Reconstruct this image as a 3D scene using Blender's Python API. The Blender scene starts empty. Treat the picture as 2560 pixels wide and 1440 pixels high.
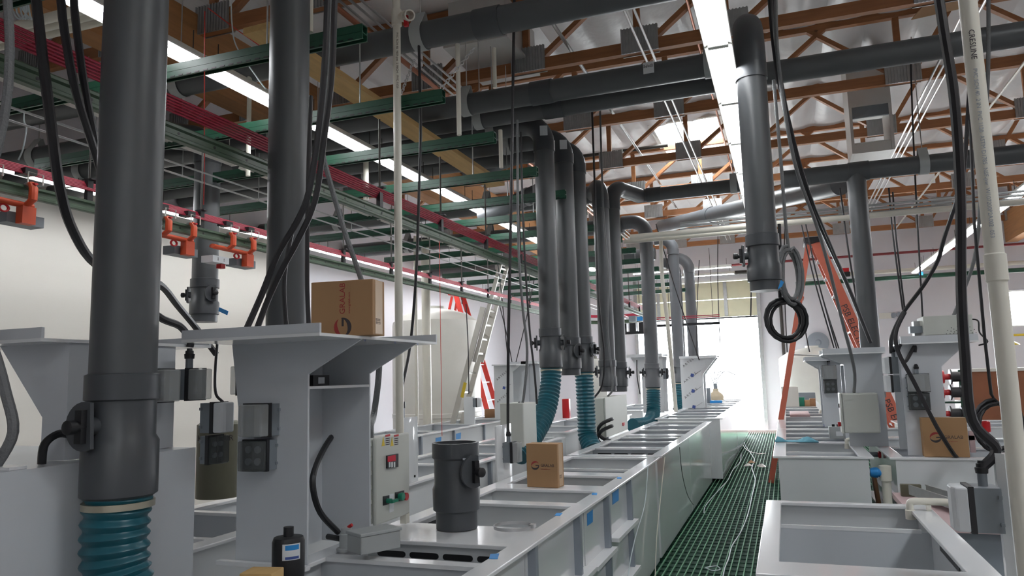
import bpy, bmesh, math, random
from mathutils import Vector as V, Matrix
random.seed(7)
SC = bpy.context.scene
COL = SC.collection
R = math.radians
# ------------------------------------------------------------------ camera
F = 1850.0
CAM = V((0, 0, 1.7))
YAW, PIT, ROL = R(20.0), R(6.9), R(-1.5)
def cam_axes():
    fwd = V((-math.sin(YAW)*math.cos(PIT), math.cos(YAW)*math.cos(PIT), math.sin(PIT)))
    right = V((math.cos(YAW), math.sin(YAW), 0)); up = right.cross(fwd)
    c, s = math.cos(ROL), math.sin(ROL)
    return c*right+s*up, -s*right+c*up, -fwd
AX, AY, AZ = cam_axes()
cd = bpy.data.cameras.new('camera'); cam = bpy.data.objects.new('camera', cd); COL.objects.link(cam)
cd.sensor_width = 36; cd.lens = F/2560*36; cd.clip_start = .05; cd.clip_end = 200
cam.matrix_world = Matrix(((AX.x, AY.x, AZ.x, CAM.x), (AX.y, AY.y, AZ.y, CAM.y), (AX.z, AY.z, AZ.z, CAM.z), (0, 0, 0, 1)))
SC.camera = cam
def P(px, py, x=None, y=None, z=None):
    """the point of the room, on the plane x=, y= or z=, that the photo shows at a pixel"""
    d = AX*((px-1280)/F)+AY*(-(py-720)/F)-AZ
    t = (x-CAM.x)/d.x if x is not None else (y-CAM.y)/d.y if y is not None else (z-CAM.z)/d.z
    return CAM+d*t
# ------------------------------------------------------------------ materials
M = {}
def mat(name, col, rough=.5, metal=0, var=.06, scale=6, bump=0, bscale=40, stretch=(1, 1, 1), emit=0, alpha=1, trans=0, coat=0):
    m = bpy.data.materials.new(name); m.use_nodes = True
    nt = m.node_tree; b = nt.nodes['Principled BSDF']
    b.inputs['Roughness'].default_value = rough; b.inputs['Metallic'].default_value = metal
    tc = nt.nodes.new('ShaderNodeTexCoord'); mp = nt.nodes.new('ShaderNodeMapping'); mp.inputs['Scale'].default_value = stretch
    nt.links.new(tc.outputs['Object'], mp.inputs['Vector'])
    n = nt.nodes.new('ShaderNodeTexNoise'); n.inputs['Scale'].default_value = scale; n.inputs['Detail'].default_value = 4
    nt.links.new(mp.outputs['Vector'], n.inputs['Vector'])
    mx = nt.nodes.new('ShaderNodeMix'); mx.data_type = 'RGBA'
    a = [max(0, c*(1-var)) for c in col]; d = [min(1, c*(1+var)) for c in col]
    mx.inputs['A'].default_value = (*a, 1); mx.inputs['B'].default_value = (*d, 1)
    nt.links.new(n.outputs['Fac'], mx.inputs['Factor']); nt.links.new(mx.outputs['Result'], b.inputs['Base Color'])
    if bump:
        n2 = nt.nodes.new('ShaderNodeTexNoise'); n2.inputs['Scale'].default_value = bscale; nt.links.new(mp.outputs['Vector'], n2.inputs['Vector'])
        bp = nt.nodes.new('ShaderNodeBump'); bp.inputs['Strength'].default_value = bump; bp.inputs['Distance'].default_value = .02
        nt.links.new(n2.outputs['Fac'], bp.inputs['Height']); nt.links.new(bp.outputs['Normal'], b.inputs['Normal'])
    if emit:
        b.inputs['Emission Color'].default_value = (*col, 1); b.inputs['Emission Strength'].default_value = emit
    if trans: b.inputs['Transmission Weight'].default_value = trans
    if alpha < 1: b.inputs['Alpha'].default_value = alpha
    if coat: b.inputs['Coat Weight'].default_value = coat; b.inputs['Coat Roughness'].default_value = .08
    M[name] = m
    return m
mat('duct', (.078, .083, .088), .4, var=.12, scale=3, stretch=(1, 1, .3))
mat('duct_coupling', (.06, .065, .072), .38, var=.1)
mat('duct_lit', (.13, .138, .148), .42, var=.1)  # duct plastic again, lightened so the far runs look lit
mat('poly', (.60, .625, .655), .3, var=.03, scale=2)
mat('poly_gloss_lit', (.75, .77, .78), .09, var=.03, scale=2, coat=.4)  # same plastic as poly, with brighter light put into the colour
mat('poly_edge_lit', (.84, .85, .86), .13, var=.02)  # base whitened to carry daylight reflected along the rims
mat('rib_gray', (.26, .29, .33), .4)
mat('pvc', (.74, .71, .62), .35, var=.04)
mat('pvc_print', (.10, .06, .05), .6)
mat('hose', (.010, .10, .135), .34, var=.2, scale=5)
mat('hose_dark', (.012, .07, .11), .35, var=.2)
mat('clamp', (.5, .46, .36), .3, metal=.8)
mat('steel', (.55, .55, .55), .3, metal=.9)
mat('galv', (.42, .43, .43), .42, metal=.75, var=.2, scale=12)
mat('dark_rod', (.05, .045, .04), .5, metal=.4)
mat('strap', (.40, .42, .42), .45)
mat('green', (.012, .068, .038), .42, var=.2, scale=8)
mat('green_track', (.055, .092, .055), .4, var=.15)
mat('red_bar', (.30, .006, .03), .5, var=.12)
mat('orange', (.62, .085, .03), .45, var=.15)
mat('black', (.012, .012, .014), .45)
mat('cable', (.018, .017, .02), .42)
mat('cable_gray', (.16, .165, .17), .5, bump=.3, bscale=120)
mat('gray_box', (.20, .225, .25), .45)
mat('enclosure', (.56, .575, .53), .45, var=.03)
mat('cover_clear', (.62, .64, .64), .1, alpha=.45)
mat('cover_smoke', (.10, .11, .11), .1, alpha=.6)
mat('carton', (.37, .215, .105), .75, var=.07, scale=3)
mat('carton_tape', (.50, .34, .20), .3, var=.2, scale=8)
mat('ink_dark', (.05, .04, .045), .7)
mat('ink_red', (.30, .03, .03), .7)
mat('ink_blue', (.05, .09, .30), .6)
mat('tape_blue', (.02, .25, .62), .5)
mat('wood', (.33, .135, .05), .6, var=.35, scale=4, stretch=(.4, 6, 6))
mat('wood_x', (.33, .135, .05), .6, var=.35, scale=4, stretch=(.6, 6, 6))
mat('glulam', (.42, .20, .075), .55, var=.3, scale=3, stretch=(6, .4, 8))
mat('plank', (.56, .36, .14), .65, var=.25, scale=3, stretch=(8, .6, 8))
mat('white_light', (.72, .71, .66), .4)
mat('tube', (.95, .97, 1.0), .3, emit=16, var=0)
mat('tube_far', (.95, .97, 1.0), .3, emit=9, var=0)
mat('foil', (.74, .73, .735), .34, var=.06, scale=2, bump=.5, bscale=5)
mat('wall_paint', (.74, .73, .77), .7, var=.02)
mat('wall_warm', (.76, .73, .67), .7, var=.03, scale=.8, stretch=(1, 1, 5))
mat('concrete', (.33, .32, .30), .6, var=.15)
mat('pavement', (.70, .69, .66), .8, var=.08)
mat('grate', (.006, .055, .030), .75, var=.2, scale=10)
mat('grate_top_sheen', (.13, .31, .18), .7, var=.2, scale=30)  # bar tops lightened, their glossy sheen put into the colour
mat('door_panel', (.70, .67, .48), .55, var=.06)
mat('tank_white', (.74, .72, .66), .45, var=.04)
mat('alu', (.62, .60, .55), .38, metal=.5, var=.1)
mat('ladder_red', (.56, .03, .02), .4)
mat('ladder_orange', (.52, .125, .075), .45, var=.1)
mat('sheet_metal', (.60, .59, .57), .4, metal=.25, var=.05)
mat('copper', (.42, .16, .09), .4, metal=.6)
mat('red_pipe', (.22, .03, .035), .5)
mat('yellow', (.72, .52, .03), .4)
mat('red', (.5, .01, .015), .35)
mat('green_btn', (.01, .2, .12), .35)
mat('label_white', (.72, .74, .76), .5)
mat('brown_crate', (.26, .095, .045), .65, var=.2, scale=4)
mat('rag', (.12, .33, .42), .9, var=.15)
mat('cord_white', (.55, .62, .64), .5)
mat('cord_red', (.6, .03, .02), .5)
mat('olive', (.105, .10, .065), .5, var=.2, scale=2)
mat('screen_red', (.25, .008, .02), .2, emit=.25)
mat('pink_board', (.50, .36, .36), .7)
mat('brown_wood', (.30, .15, .07), .6, var=.2)
mat('tan_dome', (.62, .52, .36), .5)
mat('sky_panel', (.9, .93, 1), .4, alpha=.999)
# ------------------------------------------------------------------ mesh builder
def frame(d):
    d = d.normalized(); a = V((0, 0, 1)) if abs(d.z) < .95 else V((1, 0, 0))
    u = d.cross(a).normalized(); return u, d.cross(u).normalized()
class MB:
    def __init__(s): s.v = []; s.f = []
    def add(s, vs, fs):
        o = len(s.v); s.v += [V(p) for p in vs]; s.f += [tuple(i+o for i in f) for f in fs]; return s
    def box(s, x0, x1, y0, y1, z0, z1):
        return s.add([(x0, y0, z0), (x1, y0, z0), (x1, y1, z0), (x0, y1, z0), (x0, y0, z1), (x1, y0, z1), (x1, y1, z1), (x0, y1, z1)],
                     [(3, 2, 1, 0), (4, 5, 6, 7), (0, 1, 5, 4), (1, 2, 6, 5), (2, 3, 7, 6), (3, 0, 4, 7)])
    def cbox(s, c, sx, sy, sz, rz=0, m=None):
        b = MB().box(-sx/2, sx/2, -sy/2, sy/2, -sz/2, sz/2)
        T = Matrix.Translation(V(c)) @ (m if m else Matrix.Rotation(rz, 4, 'Z'))
        return s.add([T @ p for p in b.v], b.f)
    def bar(s, a, b, w, h, up=None):
        a, b = V(a), V(b); d = (b-a).normalized(); up = V(up) if up else (V((0, 0, 1)) if abs(d.z) < .95 else V((0, 1, 0)))
        u = d.cross(up).normalized(); w2 = u.cross(d).normalized()
        vs = []
        for p in (a, b):
            for i, j in ((-1, -1), (1, -1), (1, 1), (-1, 1)): vs.append(p+u*i*w/2+w2*j*h/2)
        return s.add(vs, [(0, 1, 2, 3), (7, 6, 5, 4), (0, 4, 5, 1), (1, 5, 6, 2), (2, 6, 7, 3), (3, 7, 4, 0)])
    def rings(s, rings, cap0=True, cap1=True, loop=False):
        n = len(rings[0]); vs = [p for r in rings for p in r]; fs = []
        k = len(rings)
        for i in range(k if loop else k-1):
            a, b = i*n, ((i+1) % k)*n
            for j in range(n): fs.append((a+j, a+(j+1) % n, b+(j+1) % n, b+j))
        if not loop:
            if cap0: fs.append(tuple(reversed(range(n))))
            if cap1: fs.append(tuple(range((k-1)*n, k*n)))
        return s.add(vs, fs)
    def tube(s, pts, r, n=10, caps=True, loop=False):
        pts = [V(p) for p in pts]; k = len(pts); rs = r if isinstance(r, (list, tuple)) else [r]*k
        t0 = (pts[1]-pts[0]).normalized(); u, w = frame(t0); rings = []
        for i, p in enumerate(pts):
            if loop: t = (pts[(i+1) % k]-pts[i-1]).normalized()
            else: t = (pts[min(i+1, k-1)]-pts[max(i-1, 0)]).normalized()
            u = (u-t*u.dot(t)).normalized(); w = t.cross(u)
            rings.append([p+(u*math.cos(2*math.pi*j/n)+w*math.sin(2*math.pi*j/n))*rs[i] for j in range(n)])
        return s.rings(rings, caps, caps, loop)
    def lathe(s, base, axis, prof, n=28, caps=True):
        base = V(base); ax = V(axis).normalized(); u, w = frame(ax)
        rings = [[base+ax*h+(u*math.cos(2*math.pi*j/n)+w*math.sin(2*math.pi*j/n))*r for j in range(n)] for h, r in prof]
        return s.rings(rings, caps, caps)
    def cyl(s, a, b, r, n=16): return s.tube([a, b], r, n)
    def prism(s, poly, d):
        d = V(d); n = len(poly); vs = [V(p) for p in poly]+[V(p)+d for p in poly]
        return s.add(vs, [tuple(reversed(range(n))), tuple(range(n, 2*n))]+[(i, (i+1) % n, n+(i+1) % n, n+i) for i in range(n)])
    def build(s, name, m, parent=None, smooth=True, bevel=0):
        off = V((0, 0, 0)); q = parent
        while q: off += q.location; q = q.parent
        me = bpy.data.meshes.new(name); me.from_pydata([p-off for p in s.v], [], s.f)
        bm = bmesh.new(); bm.from_mesh(me); bmesh.ops.recalc_face_normals(bm, faces=bm.faces)
        if bevel:
            bmesh.ops.bevel(bm, geom=[e for e in bm.edges if len(e.link_faces) == 2 and e.calc_face_angle(0) > .6], offset=bevel, segments=2, affect='EDGES', profile=.5)
        bm.to_mesh(me); bm.free()
        if smooth:
            me.shade_smooth(); me.set_sharp_from_angle(angle=R(35))
        me.materials.append(M[m] if isinstance(m, str) else m)
        o = bpy.data.objects.new(name, me); COL.objects.link(o)
        if parent: o.parent = parent
        return o
LABELS = {}
def tag(o, label, cat, group=None, kind=None):
    if label: o['label'] = label; LABELS.setdefault(label, []).append(o.name)
    if cat: o['category'] = cat
    if group: o['group'] = group
    if kind: o['kind'] = kind
    return o
def thing(name, label, cat, loc, group=None):
    o = bpy.data.objects.new(name, None); COL.objects.link(o); o.location = V(loc); o.empty_display_size = .1
    return tag(o, label, cat, group)
def struct(o): o['kind'] = 'structure'; return o
def copy_tree(o, parent=None, loc=None, label=None, group=None):
    c = o.copy(); COL.objects.link(c); c.parent = parent
    if loc is not None: c.location = V(loc)
    if label: c['label'] = label
    if group: c['group'] = group
    for ch in list(o.children): copy_tree(ch, c)
    return c
def smooth_path(pts, k=6):
    pts = [V(p) for p in pts]; out = []
    for i in range(len(pts)-1):
        p0, p1, p2, p3 = pts[max(i-1, 0)], pts[i], pts[i+1], pts[min(i+2, len(pts)-1)]
        for j in range(k):
            t = j/k
            out.append(.5*((2*p1)+(p2-p0)*t+(2*p0-5*p1+4*p2-p3)*t*t+(3*p1-p0-3*p2+p3)*t**3))
    out.append(pts[-1]); return out
def arc(c, a, b, ang0, ang1, r, n=8):
    c, a, b = V(c), V(a), V(b)
    return [c+(a*math.cos(R(ang0+(ang1-ang0)*i/n))+b*math.sin(R(ang0+(ang1-ang0)*i/n)))*r for i in range(n+1)]
def text(mb, s, origin, right, up, size, depth=.0008):
    """writing laid on a surface: appended to a mesh"""
    cu = bpy.data.curves.new('t', 'FONT'); cu.body = s; cu.size = size; cu.extrude = depth; cu.resolution_u = 2
    ob = bpy.data.objects.new('t', cu); me = bpy.data.meshes.new_from_object(ob)
    right, up = V(right).normalized(), V(up).normalized(); nrm = right.cross(up)
    mb.add([V(origin)+right*v.co.x+up*v.co.y+nrm*v.co.z for v in me.vertices], [tuple(p.vertices) for p in me.polygons])
    bpy.data.objects.remove(ob); bpy.data.curves.remove(cu); bpy.data.meshes.remove(me)
    return mb
# ================================================================== the building
XL, XR, YF, YN = -8.5, 9.0, 23.0, -9.0
ZR = 6.55
struct(MB().box(XL-.2, XR+.2, YN-.2, YF+.2, -.25, -.12).build('floor', 'concrete'))
struct(MB().box(-30, 30, YF+.2, 60, -.3, -.06).build('ground_outside', 'pavement'))
struct(MB().box(XL-.2, XL, YN-.2, YF+.2, -.12, 7.2).build('wall_left', 'wall_paint'))
struct(MB().box(XL+.001, XL+.03, 1.0, 11.5, -.1, 4.4).build('trim_1', 'wall_warm'))
struct(MB().box(XR, XR+.2, YN-.2, YF+.2, -.12, 7.2).build('wall_right', 'wall_paint'))
struct(MB().box(XL, XR, YN-.2, YN, -.12, 7.2).build('wall_near', 'wall_paint'))
DX0, DX1, DZ = -4.25, -.62, 4.42      # opening of the roll-up door
WX0, WX1, WZ0, WZ1 = 5.58, 7.4, 2.70, 3.66
G0, G1, GZ = 2.95, 3.85, 2.1          # glazed side door
w = MB()
w.box(XL, DX0, YF, YF+.2, -.12, 7.2).box(DX0, DX1, YF, YF+.2, DZ, 7.2)
w.box(DX1, G0, YF, YF+.2, -.12, 7.2).box(G0, G1, YF, YF+.2, GZ, 7.2).box(G1, WX0, YF, YF+.2, -.12, 7.2)
w.box(WX0, WX1, YF, YF+.2, -.12, WZ0).box(WX0, WX1, YF, YF+.2, WZ1, 7.2).box(WX1, XR, YF, YF+.2, -.12, 7.2)
struct(w.build('wall_far', 'wall_paint'))
wf = MB()
for a in (WX0, (WX0+WX1)/2, WX1): wf.box(a-.03, a+.03, YF+.04, YF+.12, WZ0, WZ1)
for z in (WZ0, WZ1): wf.box(WX0, WX1, YF+.04, YF+.12, z-.03, z+.03)
struct(wf.build('window_1', 'white_light'))
gf = MB()
for a in (G0+.03, G1-.03): gf.box(a-.03, a+.03, YF+.02, YF+.14, -.1, GZ)
for z in (.02, 1.02, GZ-.03): gf.box(G0, G1, YF+.03, YF+.13, z-.03, z+.03)
struct(gf.build('door_2', 'alu'))
# roll-up door: frame, upper panels still hanging in the opening
dr = bpy.data.objects.new('door_1', None); COL.objects.link(dr); dr.location = ((DX0+DX1)/2, YF, 0); struct(dr)
for z0, z1 in ((3.34, 3.86), (3.88, 4.40)):
    pb = MB().box(DX0, DX1, YF-.06, YF-.02, z0, z1)
    pb.build('door_panel', 'door_panel', dr)
for x in (-3.55, -2.55, -1.55):
    MB().box(x-.05, x+.05, YF-.085, YF-.061, 3.36, 4.39).build('stile', 'galv', dr)
for sgn, x in ((1, DX0), (-1, DX1)):
    MB().box(x-.05, x+.05, YF-.16, YF-.005, -.1, 4.6).build('door_track', 'galv', dr)
MB().box(DX0, DX1, YF-.07, YF-.015, 3.29, 3.335).build('bottom_seal', 'black', dr)
MB().cyl((DX0, YF-.25, 4.62), (DX1, YF-.25, 4.62), .06).build('spring_shaft', 'dark_rod', dr)
# roof deck with sagging white insulation
SKS = [(-2.15, -.85, 13.9, 16.45), (3.4, 4.7, .6, 3.1), (6.6, 7.9, 13.9, 16.45), (3.4, 4.7, -6.4, -3.9)]   # skylights: first one in view, the rest added unseen for more light
SK = SKS[0]
c = MB(); pitch = .62; nx, ny = int((XR-XL)/pitch*8), 92
def roofz(x, y):
    u = ((x-XL) % pitch)/pitch; s = math.sin(math.pi*u)
    v = ((y-8.4) % 2.35)/2.35; t = math.sin(math.pi*v)**.6
    k = int((x-XL)/pitch)*13+int((y+20)/2.35)*7
    amp = .15+.10*((k*37 % 11)/11)
    if x < 0: amp *= .55
    return ZR-amp*(abs(s)**.5)*t
gx = [XL+(XR-XL)*i/nx for i in range(nx+1)]; gy = [YN+(YF-YN)*j/ny for j in range(ny+1)]
vs = [(x, y, roofz(x, y)) for y in gy for x in gx]; fs = []
for j in range(ny):
    for i in range(nx):
        mx, my = (gx[i]+gx[i+1])/2, (gy[j]+gy[j+1])/2
        if any(q[0] < mx < q[1] and q[2] < my < q[3] for q in SKS): continue
        a = j*(nx+1)+i; fs.append((a, a+1, a+nx+2, a+nx+1))
c.add(vs, fs); struct(c.build('ceiling', 'foil'))
ys_ = sorted({YN, YF}|{v for q in SKS for v in q[2:]}); xs_ = sorted({XL, XR}|{v for q in SKS for v in q[:2]}); rd = MB()
for i in range(len(xs_)-1):
    for j in range(len(ys_)-1):
        mx, my = (xs_[i]+xs_[i+1])/2, (ys_[j]+ys_[j+1])/2
        if not any(q[0] < mx < q[1] and q[2] < my < q[3] for q in SKS): rd.box(xs_[i], xs_[i+1], ys_[j], ys_[j+1], 6.75, 6.85)
struct(rd.build('roof_deck', 'brown_wood'))
for n, q in enumerate(SKS):  # all but the first are unseen additions that brighten the hall
    sk = MB()
    for x in q[:2]: sk.box(x-.04, x+.04, q[2], q[3], 6.45, 7.0)
    for y in q[2:]: sk.box(q[0], q[1], y-.04, y+.04, 6.45, 7.0)
    sk.box((q[0]+q[1])/2-.02, (q[0]+q[1])/2+.02, q[2], q[3], 6.95, 7.0)
    struct(sk.build('window_%d' % (n+2), 'white_light'))
# girders along the room
for n, x in (('left', -5.9), ('right', 5.9)):
    tag(MB().box(x-.14, x+.14, YN+.3, YF-.05, 4.95, 5.72).build('girder', 'glulam'), 'deep orange glulam roof girder running lengthwise on the %s side of the hall' % n, 'beam', 'roof girders')
# trusses across the room
NODES = [-8.35, -6.95, -5.55, -4.15, -2.75, -1.35, -.33, 1.76, 3.85, 5.95, 8.0]
ZB, ZT = 5.50, 6.42
def truss(y, label):
    t = thing('roof_truss', label, 'truss', (0, y, ZB), 'wooden roof trusses')
    MB().box(XL+.02, XR-.02, y-.045, y+.045, ZB, ZB+.14).build('bottom_chord', 'wood_x', t)
    MB().box(XL+.02, XR-.02, y-.045, y+.045, ZT, ZT+.10).build('top_chord', 'wood_x', t)
    for k, x in enumerate(NODES):
        MB().box(x-.09, x-.01, y-.03, y+.03, ZB+.12, ZT).build('web_post', 'wood', t)
        s = 1 if x < .5 else -1
        MB().bar((x+s*.08, y, ZB+.1), (x+s*1.15, y, ZT+.02), .06, .085, (0, 1, 0)).build('web_diagonal', 'wood', t)
        if x > 0: MB().bar((x-s*.1, y, ZB+.1), (x-s*.62, y, ZT+.02), .06, .08, (0, 1, 0)).build('web_diagonal', 'wood', t)
        g = MB().box(x-.24, x+.20, y-.058, y-.047, ZB-.01, ZB+.30).box(x-.24, x+.20, y+.047, y+.058, ZB-.01, ZB+.30)
        for q in range(12): g.box(x-.24+q*.038, x-.224+q*.038, y-.072, y-.056, ZB-.012, ZB+.302)
        g.build('gusset_plate', 'galv', t)
    return t
ordn = ['nearest overhead', 'second', 'third', 'fourth', 'fifth', 'sixth', 'seventh', 'eighth', 'farthest, by the far wall']
t0 = truss(6.1, 'orange wood roof truss, first in view from the camera')
tl = ['second in view, just above the first dark cross pipes', 'third in view, crossing above the elbow of the hanging centre duct', 'fourth in view, in front of the bright skylight',
      'fifth in view, beneath the bright skylight', 'sixth in view, beyond the skylight', 'seventh in view, two before the far wall', 'eighth in view, nearest the far wall']
for k, l in enumerate(tl): copy_tree(t0, None, (0, 6.1+2.36*(k+1), ZB), 'orange wood roof truss, '+l)
# ------------------------------------------------------------------ grating walkway
def grating(label, x0, x1, y0, y1):
    g = thing('floor_grating', label, 'grating', ((x0+x1)/2, (y0+y1)/2, -.05))
    b = MB(); n = int((x1-x0)/.058)
    for i in range(n+1):
        x = x0+(x1-x0)*i/n; b.box(x-.0045, x+.0045, y0, y1, -.012, 0)
    b.build('bearing_bars', 'grate_top_sheen', g, smooth=False)
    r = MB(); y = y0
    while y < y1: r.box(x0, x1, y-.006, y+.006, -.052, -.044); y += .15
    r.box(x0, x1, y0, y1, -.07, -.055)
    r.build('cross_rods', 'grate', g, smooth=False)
grating('green fibreglass grating walkway down the aisle between the white tank rows', -1.75, .62, 3.0, 22.2)
grating('green fibreglass grating walkway right of the centre tank row', .66, 1.75, 3.0, 20)
tag(MB().box(-1.3, .1, 22.22, 22.34, -.1, .05).build('kerb_board', 'pink_board'), 'pale low kerb board across the aisle at the bright doorway', 'kerb')
# ------------------------------------------------------------------ fluorescent rows
def light_proto(lit, L=1.2, name='fluorescent_light'):
    t = thing(name, None, None, (0, 0, 0))
    h = MB().prism([(-.10, 0, .02), (-.045, 0, .085), (.045, 0, .085), (.10, 0, .02), (.095, 0, .012), (0, 0, .05), (-.095, 0, .012)], (0, L, 0))
    h.build('housing', 'white_light', t)
    for x in (-.045, .045):
        MB().tube([(x, .02, .022), (x, L-.02, .022)], .016, 8).build('tube', 'tube' if lit else 'white_light', t)
    for y in (0, L-.022): MB().box(-.07, .07, y, y+.022, .0, .05).build('end_cap', 'white_light', t)
    for k in (.1, .9): MB().cyl((0, L*k, .08), (0, L*k, .25), .004, 5).build('hanger_wire', 'dark_rod', t)
    return t
def light_row(x, z, y0, n, lab, grp, lit=True, step=1.21):
    p = light_proto(lit)
    nm = ['first', 'second', 'third', 'fourth', 'fifth', 'sixth', 'seventh', 'eighth', 'ninth', 'tenth', 'eleventh', 'twelfth', 'thirteenth']
    for i in range(n):
        o = p if i == 0 else copy_tree(p)
        o.location = (x, y0+step*i, z); o['label'] = lab % nm[i]; o['category'] = 'light'; o['group'] = grp
light_row(-3.85, 4.0, 2.92, 12, 'lit fluorescent batten, %s from the camera in the left row', 'left row of lit fluorescent battens')
light_row(-.30, 4.0, 4.05, 7, 'lit fluorescent batten, %s from the camera in the dazzling centre row', 'centre row of lit fluorescent battens')
light_row(3.16, 4.0, 9.6, 9, 'lit fluorescent batten, %s from the camera in the right row', 'right row of lit fluorescent battens')
ZL = P(120, 456, x=-7.3).z
light_row(-7.3, ZL, 3.4, 13, 'lit fluorescent batten, %s from the camera in the far left row by the wall', 'far left row of lit fluorescent battens')
light_row(-4.65, 3.72, 2.9, 9, 'unlit white fluorescent batten, %s from the camera above the left rails', 'unlit battens above the left rails', False, 1.32)
for i, (x, y, z, l) in enumerate(((-3.6, 19.2, 4.30, 'higher bright batten running crosswise before the roll-up door'), (-2.3, 19.2, 4.30, 'higher bright batten running crosswise, right half, before the roll-up door'),
                                  (-3.6, 20.4, 4.28, 'lower bright batten running crosswise close to the roll-up door'), (-2.3, 20.4, 4.28, 'lower bright batten running crosswise, right half, close to the roll-up door'))):
    o = light_proto(True); o.location = (x, y, z); o.rotation_euler = (0, 0, -math.pi/2)
    tag(o, l, 'light', 'crosswise battens before the door')

for x, z in ((-.30, 4.0), (3.16, 4.0)):  # battens added out of view as fill light for the foreground
    p_ = light_proto(True)
    for k in range(4):
        o = p_ if k == 0 else copy_tree(p_)
        o.location = (x, -8.2+k*1.45, z); tag(o, 'lit fluorescent batten behind the viewpoint', 'light', 'added fill battens behind the viewpoint')
# ================================================================== exhaust pipes and ducts
def pz(px, py, y): return P(px, py, y=y).z
def strap(parent, x, y, z, r, m='strap'):
    ring = []
    for k in range(-5, 15):
        a = R(90+k*18-72) if False else R(-60+k*15.8)
        ring.append((y+math.cos(a)*(r+.006), z+math.sin(a)*(r+.006)))
    s = MB(); pts = ring+[(y-.012, z+r*1.75)]
    pts = [(y+.012, z+r*1.75)]+[(y+math.cos(R(62-k*15.2))*(r+.006), z+math.sin(R(62-k*15.2))*(r+.006)) for k in range(20)]+[(y-.012, z+r*1.75)]
    rings = [[(x-.05, a, b), (x+.05, a, b), (x+.05, a+(y-a)*-.05, b+(z-b)*-.05), (x-.05, a+(y-a)*-.05, b+(z-b)*-.05)] for a, b in pts]
    s.rings([[V(p) for p in q] for q in rings])
    o = s.build('strap_hanger', m, parent)
    MB().cyl((x, y, z+r*1.7), (x, y, 5.5), .006, 6).build('hanger_rod', 'steel', o)
def collar(parent, a, b, r, m='duct_coupling', name='coupling'):
    MB().lathe(a, V(b)-V(a), [(0, r), (0, r*1.09), ((V(b)-V(a)).length, r*1.09), ((V(b)-V(a)).length, r)]).build(name, m, parent)
def pipe_x(label, x0, x1, y, z, r=.1095, straps=(), coups=(), m='duct', elbow=None, group='overhead exhaust pipes'):
    t = thing('exhaust_pipe', label, 'pipe', (x0, y, z), group)
    pts = [(x0, y, z), (x1, y, z)]
    MB().tube(pts, r, 28).build('pipe_run', m, t)
    for s in straps: strap(t, s, y, z, r)
    for c in coups: collar(t, (c-.11, y, z), (c+.11, y, z), r)
    return t
L0 = XL+.04
p0 = pipe_x('dark gray exhaust pipe, topmost and nearest of the overhead cross pipes', L0, .35, 5.25, 4.53, straps=(-2.66, -5.2), coups=(-2.05, -.15))
pA = pipe_x('dark gray exhaust pipe with a white sticker, turning down into the hanging centre duct', L0, -.14, 6.8, 4.52, straps=(-2.92, -.47, -5.3), coups=(-2.1,))
pB = pipe_x('long dark gray exhaust pipe crossing the whole view just below the stickered one', L0, XR-.05, 7.22, 4.515, straps=(-2.95, -.42, 3.4), coups=(-2.1,))
pC = pipe_x('dark gray exhaust pipe feeding the first of the three clustered ducts', L0, -2.62, 7.6, 4.50, straps=(-2.95, -5.3), coups=())
pD = pipe_x('dark gray exhaust pipe feeding the middle of the three clustered ducts', L0, -2.55, 8.16, 4.50, straps=(-2.98,))
pE = pipe_x('dark gray exhaust pipe feeding the last of the three clustered ducts', L0, -2.5, 8.65, 4.50, straps=(-5.2,))
pR = pipe_x('dark gray exhaust pipe at right with a duct dropping behind the white shelf tower', .13, XR-.05, 9.3, 3.98, straps=(1.62,), coups=(.95,), r=.105)
pF = pipe_x('dark gray exhaust pipe from the paired ducts to the centre lights', -1.95, -.36, 11.4, 4.48, straps=(-.55,), coups=(-1.75,), r=.105)
pG = pipe_x('dark gray exhaust pipe reaching the paired ducts from the left', L0, -2.5, 10.5, 4.36, straps=(-6.9, -4.2), r=.13)
pH = pipe_x('dark gray exhaust pipe over the white tank, left of the aluminium ladder', L0, -2.6, 13.15, 4.40, straps=(-7.0, -5.2), r=.14)
pI = pipe_x('dark gray exhaust pipe low behind the farther red rails', L0, -2.6, 16.7, 4.40, straps=(-6.4, -5.0), r=.14)
for i, (y, z, l) in enumerate(((5.45, 4.15, 'short dark gray pipe in the far left corner, first of three beneath the cross pipes'), (6.0, 4.15, 'short dark gray pipe in the far left corner, second of three beneath the cross pipes'),
                              (6.55, 4.15, 'short dark gray pipe in the far left corner, third of three beneath the cross pipes'))):
    pipe_x(l, L0, -5.62, y, z, straps=(-7.3,), group='short pipes in the left corner')
s = MB(); q = P(1622, 180, y=6.8-.1105); s.box(q.x-.05, q.x+.05, 6.683, 6.69, 4.49, 4.60); s.build('sticker', 'label_white', pA)
text(MB(), 'EMPE', (q.x+.042, 6.682, 4.575), (-1, 0, 0), (0, 0, -1), .04).build('sticker_print', 'ink_dark', pA)
# the long diagonal pipe, its lit tone put into the colour
a, b = P(1655, 566, y=18.2), P(2100, 462, y=11.6)
t = thing('exhaust_pipe', 'pale gray exhaust pipe slanting up to the right behind the centre lights', 'pipe', a)
MB().tube([a, b], .155, 28).build('pipe_run', 'duct_lit', t)
c0 = a+(b-a)*.36; collar(t, c0, c0+(b-a).normalized()*.3, .155, 'duct_lit')
e = a+(b-a)*.04
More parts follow.
